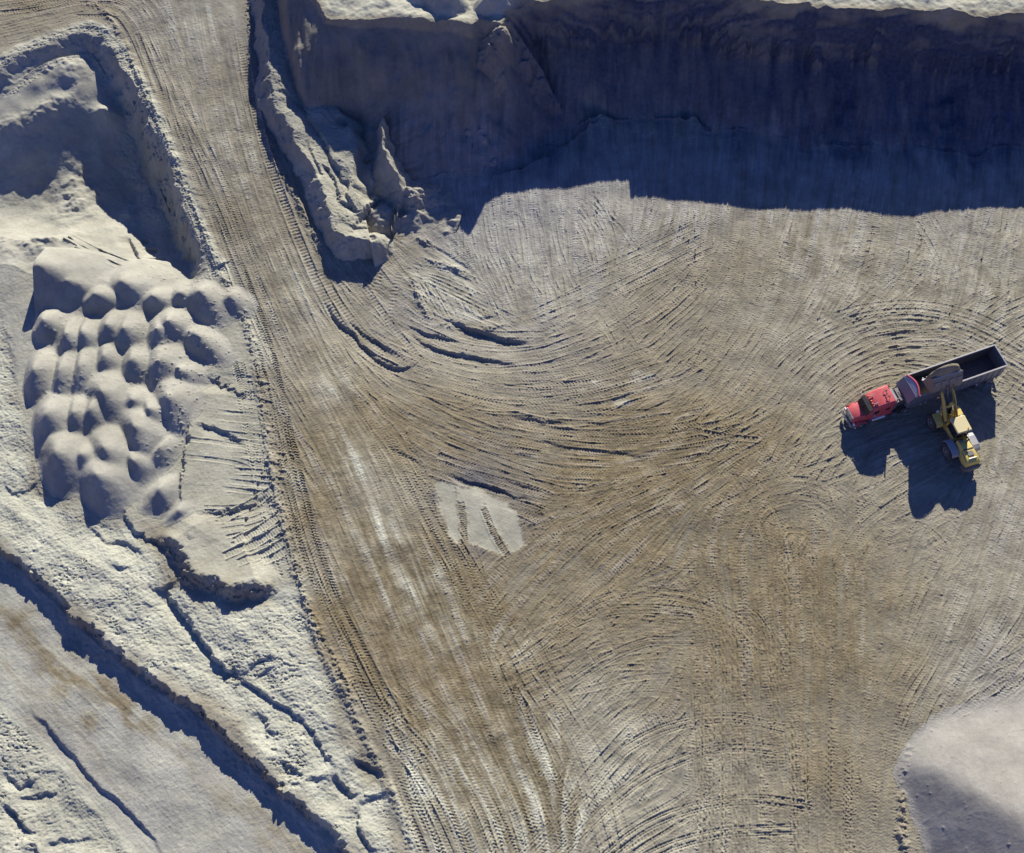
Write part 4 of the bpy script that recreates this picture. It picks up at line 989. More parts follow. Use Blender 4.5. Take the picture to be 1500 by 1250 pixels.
MT = dict(rail=paint('rail_paint', (.36, .35, .35), .5, .2, .4), red=paint('red_paint', (.60, .045, .06), .4, 0, .34), glass=paint('dark_glass', (.012, .018, .026), .08, 0, .05, spec=.6), chrome=paint('bright_metal', (.62, .64, .66), .25, .9, .2),
          alum=paint('dusty_aluminium', (.22, .235, .27), .45, .4, .40, (.27, .265, .26)), tubin=paint('dark_tub_steel', (.07, .075, .09), .6, .3, .25), black=paint('black_parts', (.018, .018, .02), .6, 0, .25),
          rubber=paint('rubber', (.034, .034, .037), .85, 0, .55, (.17, .155, .14)), yellow=paint('yellow_paint', (.70, .52, .10), .45, 0, .30, (.48, .44, .30)), bkt=paint('dusty_bucket', (.20, .175, .14), .6, .2, .55, (.34, .29, .22)), roofy=paint('faded_yellow', (.62, .52, .24), .55, 0, .45, (.50, .46, .33)),
          grey=paint('grey_paint', (.36, .37, .38), .5, 0, .4), white=paint('white_lamp', (.80, .80, .76), .3, 0, .1), orange=paint('orange_lens', (.80, .28, .02), .3, 0, .05), tarp=paint('red_tarp', (.42, .03, .10), .75, 0, .3),
          rim=paint('rim_paint', (.30, .29, .25), .5, .2, .4), steel=paint('dark_steel', (.11, .11, .115), .5, .5, .45), steel2=paint('plate_steel', (.17, .175, .19), .45, .5, .3), worn_lit=paint('scoured_sunlit_steel', (.55, .55, .54), .35, .6, .3), hub=paint('pale_rim', (.55, .55, .55), .35, .7, .25))

def nb(): return bmesh.new()
def box(bm, c, s, rz=0.0, ry=0.0, rx=0.0):
    M = Matrix.Translation(c) @ Matrix.Rotation(rz, 4, 'Z') @ Matrix.Rotation(ry, 4, 'Y') @ Matrix.Rotation(rx, 4, 'X') @ Matrix.Diagonal((s[0], s[1], s[2], 1))
    bmesh.ops.create_cube(bm, size=1.0, matrix=M)
def prism(bm, prof, y0, y1):
    """closed outline in x,z pulled from y0 to y1"""
    a = [bm.verts.new((x, y0, z)) for x, z in prof]; b = [bm.verts.new((x, y1, z)) for x, z in prof]
    n = len(prof)
    bm.faces.new(a[::-1]); bm.faces.new(b)
    for i in range(n): bm.faces.new((a[i], a[(i + 1) % n], b[(i + 1) % n], b[i]))
def loft(bm, secs, caps=True):
    """rings of equal length joined in order"""
    rows = [[bm.verts.new(p) for p in s] for s in secs]
    n = len(rows[0])
    for r0, r1 in zip(rows[:-1], rows[1:]):
        for i in range(n): bm.faces.new((r0[i], r0[(i + 1) % n], r1[(i + 1) % n], r1[i]))
    if caps: bm.faces.new(rows[0][::-1]); bm.faces.new(rows[-1])
def tube(bm, pts, r, n=10):
    pts = [Vector(p) for p in pts]
    secs = []
    for i, p in enumerate(pts):
        d = (pts[min(i + 1, len(pts) - 1)] - pts[max(i - 1, 0)]).normalized()
        u = d.orthogonal().normalized(); v = d.cross(u)
        if secs and secs_u.dot(u) < 0: u, v = -u, -v
        secs_u = u
        secs.append([p + (u * math.cos(2 * math.pi * k / n) + v * math.sin(2 * math.pi * k / n)) * r for k in range(n)])
    loft(bm, secs)
def lathe(bm, prof, c, n=32):
    """profile (r, y) turned about an axis along y through c"""
    rows = [[bm.verts.new((c[0] + r * math.cos(2 * math.pi * k / n), c[1] + y, c[2] + r * math.sin(2 * math.pi * k / n))) for k in range(n)] for r, y in prof]
    for r0, r1 in zip(rows[:-1], rows[1:]):
        for i in range(n): bm.faces.new((r0[i], r0[(i + 1) % n], r1[(i + 1) % n], r1[i]))
    bm.faces.new(rows[0][::-1]); bm.faces.new(rows[-1])
def part(name, bm, mat, parent, bevel=.015, smooth=False, label=None):
    bmesh.ops.recalc_face_normals(bm, faces=bm.faces[:])
    me = bpy.data.meshes.new(name); bm.to_mesh(me); bm.free()
    me.materials.append(MT[mat])
    o = bpy.data.objects.new(name, me); COL.objects.link(o); o.parent = parent
    if bevel:
        b = o.modifiers.new('bevel', 'BEVEL'); b.width = bevel; b.segments = 2; b.limit_method = 'ANGLE'; b.angle_limit = R(40)
    for p in me.polygons: p.use_smooth = smooth
    if smooth: me.set_sharp_from_angle(angle=R(38))
    if label: o['label'] = label
    return o
def thing(name, label, cat, loc, rz):
    o = bpy.data.objects.new(name, None); COL.objects.link(o)
    o.location = loc; o.rotation_euler = (0, 0, rz); o['label'] = label; o['category'] = cat
    return o
def ground_z(x, y):
    return float(Z[int(round((y - Y0) / CELL)), int(round((x - X0) / CELL))])

def road_wheel(parent, x, y, out, r=.51, wd=.28, rimm='hub'):
    """out = +1/-1: the side its face looks to"""
    bm = nb(); h = wd / 2
    lathe(bm, [(r * .58, -h * .9), (r * .62, -h), (r * .9, -h), (r * .985, -h * .75), (r, -h * .4), (r, h * .4), (r * .985, h * .75), (r * .9, h), (r * .62, h), (r * .58, h * .9)], (x, y, r), 36)
    t = part('wheel', bm, 'rubber', parent, 0, True)
    bm = nb()
    o = out * h
    lathe(bm, [(r * .60, o * .55), (r * .60, o * 1.03), (r * .52, o * 1.03), (r * .46, o * .6), (r * .24, o * .5), (r * .2, o * 1.2), (r * .1, o * 1.35)], (x, y, r), 28)
    part('rim', bm, rimm, t, 0, True)

# ------------------------------------------------------------------ the red lorry
TX, TY = 50.807, 68.774
TH = math.atan2(-.352, -.936)
tz = ground_z(45, 66.6)
tractor = thing('semi_truck', 'bright red long-nosed lorry tractor with sleeper cab, coupled to the open dump trailer', 'truck', (TX, TY, tz), TH)
# chassis
bm = nb()
for s in (-1, 1): box(bm, (13.3, s * .42, .95), (6.6, .1, .26))
box(bm, (11.5, 0, 1.16), (1.0, .9, .1)); box(bm, (13.0, 0, .95), (.2, .8, .2)); box(bm, (10.3, 0, .95), (.12, .8, .2)); box(bm, (14.4, 0, .9), (.25, .8, .25))
tube(bm, [(16.15, -1.0, .51), (16.15, 1.0, .51)], .07); tube(bm, [(11.0, -1.0, .51), (11.0, 1.0, .51)], .09); tube(bm, [(12.3, -1.0, .51), (12.3, 1.0, .51)], .09)
part('chassis', bm, 'black', tractor)
for x in (11.0, 12.3):
    for s in (-1, 1):
        road_wheel(tractor, x, s * .80, s, .51, .26); road_wheel(tractor, x, s * 1.10, s, .51, .26)
for s in (-1, 1): road_wheel(tractor, 16.15, s * 1.02, s, .52, .30)
for x, s in ((11.65, 1), (11.65, -1)):
    bm = nb(); prism(bm, [(x - 1.28, .75), (x - 1.2, 1.02), (x - .95, 1.1), (x - .9, 1.08), (x - 1.14, .98), (x - 1.22, .75)], s * .68, s * 1.24)
    part('mudguard', bm, 'chrome', tractor, .01)
# sleeper cab
def ring(x, w, z0, z1, c=.12, tw=None):
    """cab cross-section at x: width w, bottom z0, top z1, rounded shoulders"""
    tw = tw or w * .93
    return [(x, -w / 2, z0), (x, -w / 2, z1 - .55), (x, -tw / 2, z1 - c), (x, -tw / 2 + c, z1), (x, 0, z1 + .04), (x, tw / 2 - c, z1), (x, tw / 2, z1 - c), (x, w / 2, z1 - .55), (x, w / 2, z0)]
bm = nb()
loft(bm, [ring(12.72, 2.2, 1.0, 3.42), ring(12.82, 2.24, .95, 3.5), ring(13.9, 2.24, .9, 3.46), ring(14.6, 2.18, .8, 3.30), ring(15.12, 2.12, .8, 3.12, tw=1.9), ring(15.24, 2.08, .8, 2.98, tw=1.8)])
cab = part('cab', bm, 'red', tractor, .03, True)
# windscreen slab leaning forward from the roof edge, side windows, visor
bm = nb()
for s in (-1, 1):
    prism(bm, [(15.27, 2.9), (15.33, 2.92), (15.78, 2.1), (15.70, 2.08)], s * .03, s * .92)
part('windscreen', bm, 'glass', tractor, .01)
bm = nb()
for s in (-1, 1): prism(bm, [(15.2, 2.95), (15.27, 2.98), (15.74, 2.05), (15.66, 1.6), (15.2, 1.6)], s * .925, s * 1.02)
prism(bm, [(15.2, 2.12), (15.8, 2.06), (15.85, 1.2), (15.2, 1.2)], -1.0, 1.0)
part('cowl', bm, 'red', tractor, .02)
for s in (-1, 1):
    bm = nb(); prism(bm, [(14.45, 2.05), (14.45, 2.72), (14.95, 2.68), (15.14, 2.05)], s * 1.055, s * 1.112)
    wdw = part('door_window', bm, 'glass', tractor, .008)
    bm = nb(); box(bm, (13.5, s * 1.125, 2.45), (.5, .03, .4)); part('sleeper_window', bm, 'glass', tractor, .008)
bm = nb(); prism(bm, [(15.22, 3.03), (15.26, 3.1), (15.62, 2.93), (15.6, 2.88)], -.95, .95); part('sun_visor', bm, 'black', tractor, .008)
# bonnet
def hring(x, w, z0, z1):
    return [(x, -w / 2, z0), (x, -w / 2, z1 - .28), (x, -w / 2 + .12, z1 - .08), (x, -w * .22, z1), (x, w * .22, z1), (x, w / 2 - .12, z1 - .08), (x, w / 2, z1 - .28), (x, w / 2, z0)]
bm = nb(); loft(bm, [hring(15.80, 1.9, 1.0, 2.08), hring(16.2, 1.78, .95, 2.04), hring(16.75, 1.6, .9, 1.94), hring(17.02, 1.5, .9, 1.84)])
part('bonnet', bm, 'red', tractor, .03, True)
for s in (-1, 1):
    bm = nb()
    arc = [(16.15 + .72 * math.cos(a), .55 + .72 * math.sin(a)) for a in np.linspace(R(8), R(172), 9)]
    arc2 = [(16.15 + .62 * math.cos(a), .55 + .60 * math.sin(a)) for a in np.linspace(R(172), R(8), 9)]
    prism(bm, arc + arc2, s * .84, s * 1.24)
    fd = part('wing', bm, 'red', tractor, .03, True)
    bm = nb(); box(bm, (16.93, s * .98, 1.0), (.16, .28, .24)); part('headlight', bm, 'white', tractor, .03)
bm = nb(); box(bm, (17.06, 0, 1.35), (.07, 1.15, .95))
for k in range(7): box(bm, (17.11, -.48 + k * .16, 1.35), (.03, .03, .85))
part('grille', bm, 'chrome', tractor, .01)
bm = nb(); prism(bm, [(17.02, 1.86), (17.1, 1.86), (17.13, 1.78), (17.06, 1.78)], -.68, .68); part('bonnet_trim', bm, 'chrome', tractor, .01)
bm = nb(); loft(bm, [[(x, y, .42), (x - .02, y, .80), (x - .12, y, .82), (x - .12, y, .40)] for x, y in ((16.95, -1.22), (17.22, -1.0), (17.3, -.4), (17.3, .4), (17.22, 1.0), (16.95, 1.22))]); part('bumper', bm, 'chrome', tractor, .01)
for s in (-1, 1):
    bm = nb(); tube(bm, [(12.58, s * .95, 1.1), (12.58, s * .95, 3.62), (12.5, s * .95, 3.75)], .075, 12); part('exhaust_stack', bm, 'chrome', tractor, 0, True)
    bm = nb(); tube(bm, [(13.45, s * 1.0, .80), (14.95, s * 1.0, .80)], .31, 20); part('fuel_tank', bm, 'chrome', tractor, .03, True)
    bm = nb(); box(bm, (15.25, s * 1.42, 2.35), (.10, .22, .55)); tube(bm, [(15.2, s * 1.0, 2.55), (15.25, s * 1.42, 2.5)], .02, 6); tube(bm, [(15.2, s * 1.0, 2.15), (15.25, s * 1.42, 2.2)], .02, 6)
    part('mirror', bm, 'chrome', tractor, .01)
    bm = nb(); box(bm, (15.2, s * 1.08, .55), (.5, .22, .08)); box(bm, (15.2, s * 1.1, .85), (.45, .16, .06)); part('step', bm, 'alum', tractor, .01)
for y in (-.62, -.32, 0, .32, .62):
    bm = nb(); box(bm, (15.02, y, 3.215 - .05 * abs(y)), (.14, .09, .09)); part('marker_light', bm, 'orange', tractor, .015)
bm = nb(); tube(bm, [(14.55, .52, 3.42), (15.0, .52, 3.33)], .05, 10); part('air_horn', bm, 'chrome', tractor, 0, True)
bm = nb(); tube(bm, [(14.6, -.45, 3.42), (14.95, -.45, 3.35)], .05, 10); part('air_horn', bm, 'chrome', tractor, 0, True)
bm = nb()
for y in (-.35, .35): tube(bm, [(13.55, y, 3.5), (13.55, y, 3.72), (13.15, y, 3.76), (13.15, y, 3.5)], .03, 6)
tube(bm, [(13.36, -.5, 3.74), (13.36, .5, 3.74)], .035, 6)
part('roof_shadow_bars', bm, 'black', tractor, 0)  # black bars drawn in place of shadow lines on the cab roof
bm = nb(); box(bm, (12.3, 0, 1.85), (.5, 1.7, 1.45)); box(bm, (12.1, 0, 1.12), (.9, .7, .04)); part('deck_plate_sun_block', bm, 'alum', tractor, .01)  # tall box added to block sun behind the cab; low plate is deck

# ------------------------------------------------------------------ the dump trailer
trailer = thing('dump_trailer', 'long open grey dump trailer with red rolled tarpaulin at its front, loaded from above', 'trailer', (TX, TY, tz), TH)
ZT, ZB, HW = 3.33, 1.35, 1.30
for s in (-1, 1):
    bm = nb(); prism(bm, [(0.05, ZB), (0, ZT), (10.42, ZT), (11.05, ZB)], s * (HW - .06), s * HW)
    part('side_wall', bm, 'alum', trailer, .01)
    bm = nb(); prism(bm, [(0.10, ZB + .1), (.06, ZT - .06), (10.36, ZT - .06), (10.96, ZB + .1)], s * (HW - .075), s * (HW - .063)); part('wall_lining', bm, 'tubin', trailer, 0)  # inside faces darker than the outer walls
bm = nb(); prism(bm, [(.05, ZB), (11.0, ZB), (11.0, ZB + .08), (.05, ZB + .08)], -HW + .06, HW - .06); part('tub_floor', bm, 'tubin', trailer, .01)
bm = nb()
for s in (-1, 1):
    box(bm, (5.21, s * (HW + .012), ZT + .02), (10.5, .15, .12))
part('top_rail', bm, 'rail', trailer, .015)
bm = nb(); prism(bm, [(-.02, ZB), (-.07, ZT - .0), (-.0, ZT), (.06, ZB)], -HW, HW); box(bm, (-.05, 0, ZT + .03), (.14, 2 * HW, .12))
for y in (-.8, 0, .8): box(bm, (-.09, y, 2.35), (.06, .1, 1.8))
part('tailgate', bm, 'alum', trailer, .012)
bm = nb(); prism(bm, [(10.40, ZT), (10.46, ZT), (11.12, ZB), (11.06, ZB)], -HW, HW)
for y in (-1.0, -.5, 0, .5, 1.0): prism(bm, [(10.47, ZT - .05), (10.55, ZT - .05), (11.2, ZB), (11.13, ZB)], y - .04, y + .04)
part('front_wall', bm, 'alum', trailer, .012)
bm = nb(); prism(bm, [(10.5, ZT + .02), (10.56, ZT + .05), (11.28, ZT - 1.0), (11.22, ZT - 1.02)], -HW, HW); part('headboard', bm, 'alum', trailer, .012, label='dusty sloping headboard')
bm = nb()
for s in (-1, 1):
    prism(bm, [(.2, ZB - .02), (.2, ZB + .12), (11.0, ZB + .12), (11.0, ZB - .02)], s * (HW + .003), s * (HW + .06))
    for k in range(14): box(bm, (.5 + k * .74, s * (HW + .025), (ZB + ZT) / 2), (.07, .05, ZT - ZB - .12))
part('side_rib', bm, 'alum', trailer, .008)
bm = nb(); box(bm, (11.35, 0, 1.8), (.85, 1.5, 1.2)); tube(bm, [(11.5, -.3, 2.3), (11.5, .3, 2.3)], .16, 10); part('sun_gap_block', bm, 'steel', trailer, .03)  # box added to stop sun passing between cab and trailer
# rolled red tarpaulin bowed across the front
bm = nb()
pts = [(10.30 - .34 * math.cos(y / HW * math.pi / 2), y, ZT + .10 + .22 * math.cos(y / HW * math.pi / 2)) for y in np.linspace(-HW, HW, 13)]
tube(bm, pts, .13, 10)
part('tarpaulin', bm, 'tarp', trailer, 0, True)
bm = nb(); rows = []
for y in np.linspace(-HW + .02, HW - .02, 13):
    c = math.cos(y / HW * math.pi / 2)
    rows.append([(10.30 - .34 * c - .02, y, ZT + .1 + .2 * c), (10.40 - .30 * c, y, ZT + .12 + .22 * c), (10.48, y, ZT + .05), (10.44, y, ZT - .02)])
loft(bm, rows); part('tarp_bow', bm, 'worn_lit', trailer, 0, True)
bm = nb()
for s in (-1, 1): box(bm, (5.4, s * .45, 1.14), (10.6, .14, .36))
for x in (.6, 2.2, 4.5, 7, 9.5): box(bm, (x, 0, 1.1), (.15, .9, .2))
box(bm, (10.6, 0, 1.2), (1.2, 1.1, .12))
for x in (1.0, 2.3): tube(bm, [(x, -1.0, .52), (x, 1.0, .52)], .08)
part('trailer_frame', bm, 'steel', trailer, .012)
for x in (1.0, 2.3):
    for s in (-1, 1):
        road_wheel(trailer, x, s * .80, s, .51, .26); road_wheel(trailer, x, s * 1.10, s, .51, .26)
for s in (-1, 1):
    bm = nb(); box(bm, (8.6, s * .8, .75), (.14, .14, .9)); box(bm, (8.6, s * .8, .28), (.3, .3, .05)); part('landing_leg', bm, 'steel', trailer, .01)
    for x in (2.9, 6.3, 8.9, 9.5):
        bm = nb(); box(bm, (x, s * (HW + .09), ZB - .08), (.14, .07, .12)); part('side_lamp', bm, 'white', trailer, .01)
    bm = nb(); box(bm, (9.9, s * 1.0, .95), (.7, .45, .45)); part('tool_box', bm, 'alum', trailer, .02)
bm = nb(); box(bm, (-.1, 0, .85), (.1, 2.3, .14)); box(bm, (.1, .9, .6), (.04, .6, .5)); box(bm, (.1, -.9, .6), (.04, .6, .5)); part('rear_bumper', bm, 'steel', trailer, .01)

def sand_lump(name, label, fn, xr, yr, n, world, jitter=.03, base=None, rag=0):
    """a little heap with an underside: fn(u, v) gives its top"""
    me = bpy.data.meshes.new(name); vs = []; fs = []
    nx, ny = n
    for j in range(ny + 1):
        for i in range(nx + 1):
            x = xr[0] + (xr[1] - xr[0]) * i / nx; y = yr[0] + (yr[1] - yr[0]) * j / ny
            z = fn(x, y); 
            if 0 < i < nx and 0 < j < ny: z += rnd.gauss(0, jitter)
            vs.append((x, y, z))
    w_ = nx + 1
    for j in range(ny):
        for i in range(nx): fs.append((j * w_ + i, j * w_ + i + 1, (j + 1) * w_ + i + 1, (j + 1) * w_ + i))
    m = len(vs)
    vs += [(x, y, base(x, y)) for x, y, _ in vs]
    fs += [tuple(m + k for k in f[::-1]) for f in fs]
    rim = [i for i in range(nx)] ; 
    for i in range(nx):
        a, b = i, i + 1; fs.append((b, a, a + m, b + m))
        a, b = ny * w_ + i, ny * w_ + i + 1; fs.append((a, b, b + m, a + m))
    for j in range(ny):
        a, b = j * w_, (j + 1) * w_; fs.append((a, b, b + m, a + m))
        a, b = j * w_ + nx, (j + 1) * w_ + nx; fs.append((b, a, a + m, b + m))
    me.from_pydata(vs, [], fs)
    me.materials.append(soil)
    at = me.color_attributes.new('soil', 'FLOAT_COLOR', 'POINT'); at.data.foreach_set('color', np.tile(np.array([.55, .1, 0, 0], np.float32), len(vs)))
    a2 = me.attributes.new('tone', 'FLOAT', 'POINT'); a2.data.foreach_set('value', np.ones(len(vs), np.float32))
    for p in me.polygons: p.use_smooth = True
    o = bpy.data.objects.new(name, me); COL.objects.link(o); o.matrix_world = world
    tag(o, label, 'sand'); return o
TM = Matrix.Translation((TX, TY, tz)) @ Matrix.Rotation(TH, 4, 'Z')
sand_lump('sand_load', 'low heap of brown sand lying inside the front of the open dump trailer', lambda x, y: max(ZB + .10, ZB + .15 + 1.25 * math.exp(-((x - 8.3) / 1.3) ** 2 - (y / 1.1) ** 2)), (5.6, 10.2), (-1.22, 1.22), (30, 18), TM, base=lambda x, y: ZB + .085)

# ------------------------------------------------------------------ the yellow wheel loader
LH = R(108)
LXY = (45.80, 59.25)
lz = ground_z(*LXY)
loader = thing('wheel_loader', 'yellow articulated wheel loader tipping its raised bucket over the trailer', 'loader', (LXY[0], LXY[1], lz), LH)
def big_wheel(x, s):
    r, wd = .91, .70; h = wd / 2; y = s * 1.25
    bm = nb()
    lathe(bm, [(r * .50, -h * .8), (r * .55, -h), (r * .80, -h * 1.02), (r * .93, -h * .9), (r * .95, -h * .5), (r * .955, 0), (r * .95, h * .5), (r * .93, h * .9), (r * .80, h * 1.02), (r * .55, h), (r * .50, h * .8)], (x, y, r), 44)
    nl = 22
    for k in range(nl):
        for sd in (-1, 1):
            a = 2 * math.pi * (k + (.5 if sd > 0 else 0)) / nl
            M = Matrix.Translation((x, y, r)) @ Matrix.Rotation(-a, 4, 'Y') @ Matrix.Translation((r * .965, sd * h * .5, 0)) @ Matrix.Rotation(sd * .5, 4, 'X') @ Matrix.Diagonal((.09, h * 1.02, .10, 1))
            bmesh.ops.create_cube(bm, size=1.0, matrix=M)
    t = part('wheel', bm, 'rubber', loader, 0, True)
    bm = nb(); o = s * h
    lathe(bm, [(r * .53, o * .3), (r * .53, o * 1.0), (r * .47, o * 1.0), (r * .42, o * .55), (r * .26, o * .5), (r * .22, o * .85), (r * .05, o * .9)], (x, y, r), 32)
    part('rim', bm, 'rim', t, 0, True)
for x in (0, 3.5):
    for s in (-1, 1): big_wheel(x, s)
# rear frame, counterweight
bm = nb(); box(bm, (-.3, 0, .95), (3.4, 1.1, .6)); box(bm, (0, 0, .84), (.45, 2.0, .4)); tube(bm, [(1.7, 0, .6), (1.7, 0, 1.5)], .16, 12); prism(bm, [(1.2, .7), (1.2, 1.3), (1.7, 1.15), (1.7, .8)], -.4, .4)
part('rear_frame', bm, 'steel', loader, .03)
bm = nb(); loft(bm, [[(-2.05, -1.1, .75), (-2.05, 1.1, .75), (-2.05, 1.1, 1.5), (-2.05, -1.1, 1.5)], [(-2.5, -1.05, .72), (-2.5, 1.05, .72), (-2.5, 1.05, 1.5), (-2.5, -1.05, 1.5)], [(-2.72, -.8, .85), (-2.72, .8, .85), (-2.72, .8, 1.35), (-2.72, -.8, 1.35)]])
part('counterweight', bm, 'steel', loader, .05)
# bonnet: wide at the back, a waist behind the cab
bm = nb()
loft(bm, [[(.35, -.62, 1.2), (.35, .62, 1.2), (.35, .62, 2.05), (.35, .45, 2.25), (.35, -.45, 2.25), (.35, -.62, 2.05)], [(-.8, -.7, 1.2), (-.8, .7, 1.2), (-.8, .7, 2.15), (-.8, .5, 2.4), (-.8, -.5, 2.4), (-.8, -.7, 2.15)],
          [(-2.0, -.86, 1.25), (-2.0, .86, 1.25), (-2.0, .86, 2.1), (-2.0, .68, 2.36), (-2.0, -.68, 2.36), (-2.0, -.86, 2.1)], [(-2.42, -.8, 1.35), (-2.42, .8, 1.35), (-2.42, .8, 1.9), (-2.36, .62, 2.16), (-2.36, -.62, 2.16), (-2.42, -.8, 1.9)]])
part('engine_cover', bm, 'yellow', loader, .03, True)
bm = nb(); prism(bm, [(-.86, 2.39), (-.86, 2.44), (-.96, 2.44), (-.96, 2.39)], -.56, .56)
for s in (-1, 1): box(bm, (-1.5, s * .725, 2.12), (1.2, .03, .3), rz=-s * .13)
part('cover_seam', bm, 'black', loader, 0)
bm = nb(); box(bm, (-1.42, 0, 2.425), (.52, .62, .05)); 
part('air_grille', bm, 'steel', loader, .01)
bm = nb(); box(bm, (-1.98, 0, 2.42), (.10, .9, .06)); part('handle_bar', bm, 'worn_lit', loader, .01)
bm = nb(); tube(bm, [(-.15, -.25, 2.2), (-.15, -.25, 2.95), (-.22, -.25, 3.05)], .07, 10); part('exhaust_pipe', bm, 'black', loader, 0, True)
bm = nb(); lathe(bm, [(.02, -.18), (.14, -.18), (.14, .18), (.02, .18)], (.1, .28, 2.45), 16); part('air_cleaner', bm, 'steel', loader, 0, True)
# mudguards and side platforms
for s, mname in ((1, 'grey'), (-1, 'grey')):
    bm = nb()
    prof = [(-1.1, 1.5), (-.95, 1.85), (-.55, 2.0), (.48, 2.0), (.86, 1.85), (1.06, 1.35), (1.0, 1.33), (.80, 1.76), (.45, 1.92), (-.52, 1.92), (-.9, 1.78), (-1.04, 1.48)]
    prism(bm, prof, s * .80, s * 1.56); part('rear_mudguard', bm, mname, loader, .02)
    bm = nb()
    prof = [(2.46, 1.6), (2.6, 1.9), (2.98, 2.04), (3.95, 2.04), (3.95, 1.97), (3.0, 1.97), (2.66, 1.84), (2.53, 1.57)]
    prism(bm, prof, s * .84, s * 1.56); part('front_mudguard', bm, 'yellow', loader, .02)
    bm = nb(); box(bm, (1.45, s * 1.0, 1.35), (.9, .5, .08)); box(bm, (1.45, s * 1.2, .95), (.5, .12, .05)); box(bm, (1.2, s * 1.2, 1.1), (.04, .1, .5)); box(bm, (1.7, s * 1.2, 1.1), (.04, .1, .5))
    tube(bm, [(1.05, s * 1.2, 1.4), (1.05, s * 1.2, 2.3), (1.85, s * 1.2, 2.3), (1.85, s * 1.2, 1.4)], .02, 6)
    part('ladder', bm, 'steel', loader, .005)
# cab
bm = nb(); loft(bm, [[(.62, -.68, 1.35), (.62, .68, 1.35), (2.12, .68, 1.35), (2.12, -.68, 1.35)], [(.60, -.72, 2.05), (.60, .72, 2.05), (2.2, .72, 2.05), (2.2, -.72, 2.05)]]); part('cab_base', bm, 'yellow', loader, .03)
bm = nb(); loft(bm, [[(.64, -.68, 2.05), (.64, .68, 2.05), (2.14, .68, 2.05), (2.14, -.68, 2.05)], [(.72, -.64, 3.4), (.72, .64, 3.4), (2.0, .64, 3.4), (2.0, -.64, 3.4)]]); win = part('cab_glass', bm, 'glass', loader, 0)
for x0, x1 in ((.62, .70), (2.17, 2.02)):
    for s in (-1, 1): bm = nb(); tube(bm, [(x0, s * .71, 2.0), (x1, s * .665, 3.42)], .05, 8); part('cab_post', bm, 'black', loader, 0)
for s in (-1, 1): bm = nb(); tube(bm, [(1.3, s * .71, 2.0), (1.3, s * .665, 3.42)], .04, 8); part('cab_post', bm, 'black', loader, 0)
bm = nb(); loft(bm, [[(.50, -.80, 3.42), (.50, .80, 3.42), (2.28, .80, 3.42), (2.28, -.80, 3.42)], [(.50, -.80, 3.54), (.50, .80, 3.54), (2.28, .80, 3.54), (2.28, -.80, 3.54)], [(.58, -.72, 3.60), (.58, .72, 3.60), (2.2, .72, 3.60), (2.2, -.72, 3.60)]])
part('cab_roof', bm, 'roofy', loader, .03)
for y in (.55, -.55):
    bm = nb(); box(bm, (2.33, y, 3.36), (.12, .2, .14)); part('work_light', bm, 'white', loader, .02)
for s in (-1, 1):
    bm = nb(); box(bm, (2.3, s * 1.05, 2.9), (.08, .2, .34)); tube(bm, [(2.1, s * .7, 3.2), (2.3, s * 1.05, 3.05)], .02, 6); part('mirror', bm, 'black', loader, .01)
bm = nb(); tube(bm, [(.75, -.45, 3.6), (.75, -.45, 3.78)], .06, 10); part('beacon', bm, 'orange', loader, 0, True)
# front frame with the tower for the arms
bm = nb(); box(bm, (3.3, 0, .95), (2.0, .9, .6)); box(bm, (3.5, 0, .84), (.45, 2.0, .4)); prism(bm, [(1.75, .75), (1.75, 1.2), (2.4, 1.3), (2.4, .7)], -.35, .35)
for s in (-1, 1): prism(bm, [(2.45, 1.2), (2.5, 2.35), (2.75, 2.5), (3.0, 2.3), (3.9, 1.3), (3.9, 1.2)], s * .30, s * .42)
part('front_frame', bm, 'yellow', loader, .02)
PIV = (2.72, 2.25); PIN = (5.25, 4.35)
for s in (-1, 1):
    bm = nb()
    prism(bm, [(2.6, 2.42), (3.2, 3.05), (4.1, 3.95), (4.8, 4.45), (5.2, 4.52), (5.4, 4.35), (5.3, 4.15), (4.9, 4.0), (4.4, 3.55), (3.7, 2.75), (2.95, 2.1), (2.7, 2.08), (2.55, 2.2)], s * .56, s * .68)
    part('lift_arm', bm, 'yellow', loader, .02)
    bm = nb(); tube(bm, [(3.0, s * .66, 1.2), (3.75, s * .66, 2.25)], .10, 12); part('lift_cylinder', bm, 'yellow', loader, 0, True)
    bm = nb(); tube(bm, [(3.75, s * .66, 2.25), (4.15, s * .66, 2.85), (4.2, s * .5, 3.45)], .05, 10); part('piston_rod', bm, 'chrome', loader, 0, True)
    bm = nb(); box(bm, (3.95, s * .95, 2.3), (.16, .26, .22)); tube(bm, [(3.7, s * .7, 1.9), (3.95, s * .95, 2.2)], .03, 6); part('work_light', bm, 'white', loader, .02)
    bm = nb(); tube(bm, [(2.6, s * .2, 1.6), (3.0, s * .22, 2.4), (3.7, s * .2, 3.1), (4.4, s * .16, 3.9)], .025, 6); part('hose', bm, 'black', loader, 0)
bm = nb(); tube(bm, [(3.75, -.5, 3.35), (3.75, .5, 3.35)], .14, 12); part('cross_tube', bm, 'yellow', loader, 0, True); bm = nb(); tube(bm, [(2.72, -.5, 2.25), (2.72, .5, 2.25)], .08, 10); part('cross_tube', bm, 'yellow', loader, 0, True)
bm = nb(); prism(bm, [(3.45, 4.05), (3.75, 4.15), (3.95, 3.5), (4.05, 2.95), (3.85, 2.9), (3.65, 3.35)], -.12, .12); part('tilt_lever', bm, 'yellow', loader, .02)
bm = nb(); tube(bm, [(2.62, 0, 2.3), (3.2, 0, 3.25)], .11, 12); part('tilt_cylinder', bm, 'yellow', loader, 0, True)
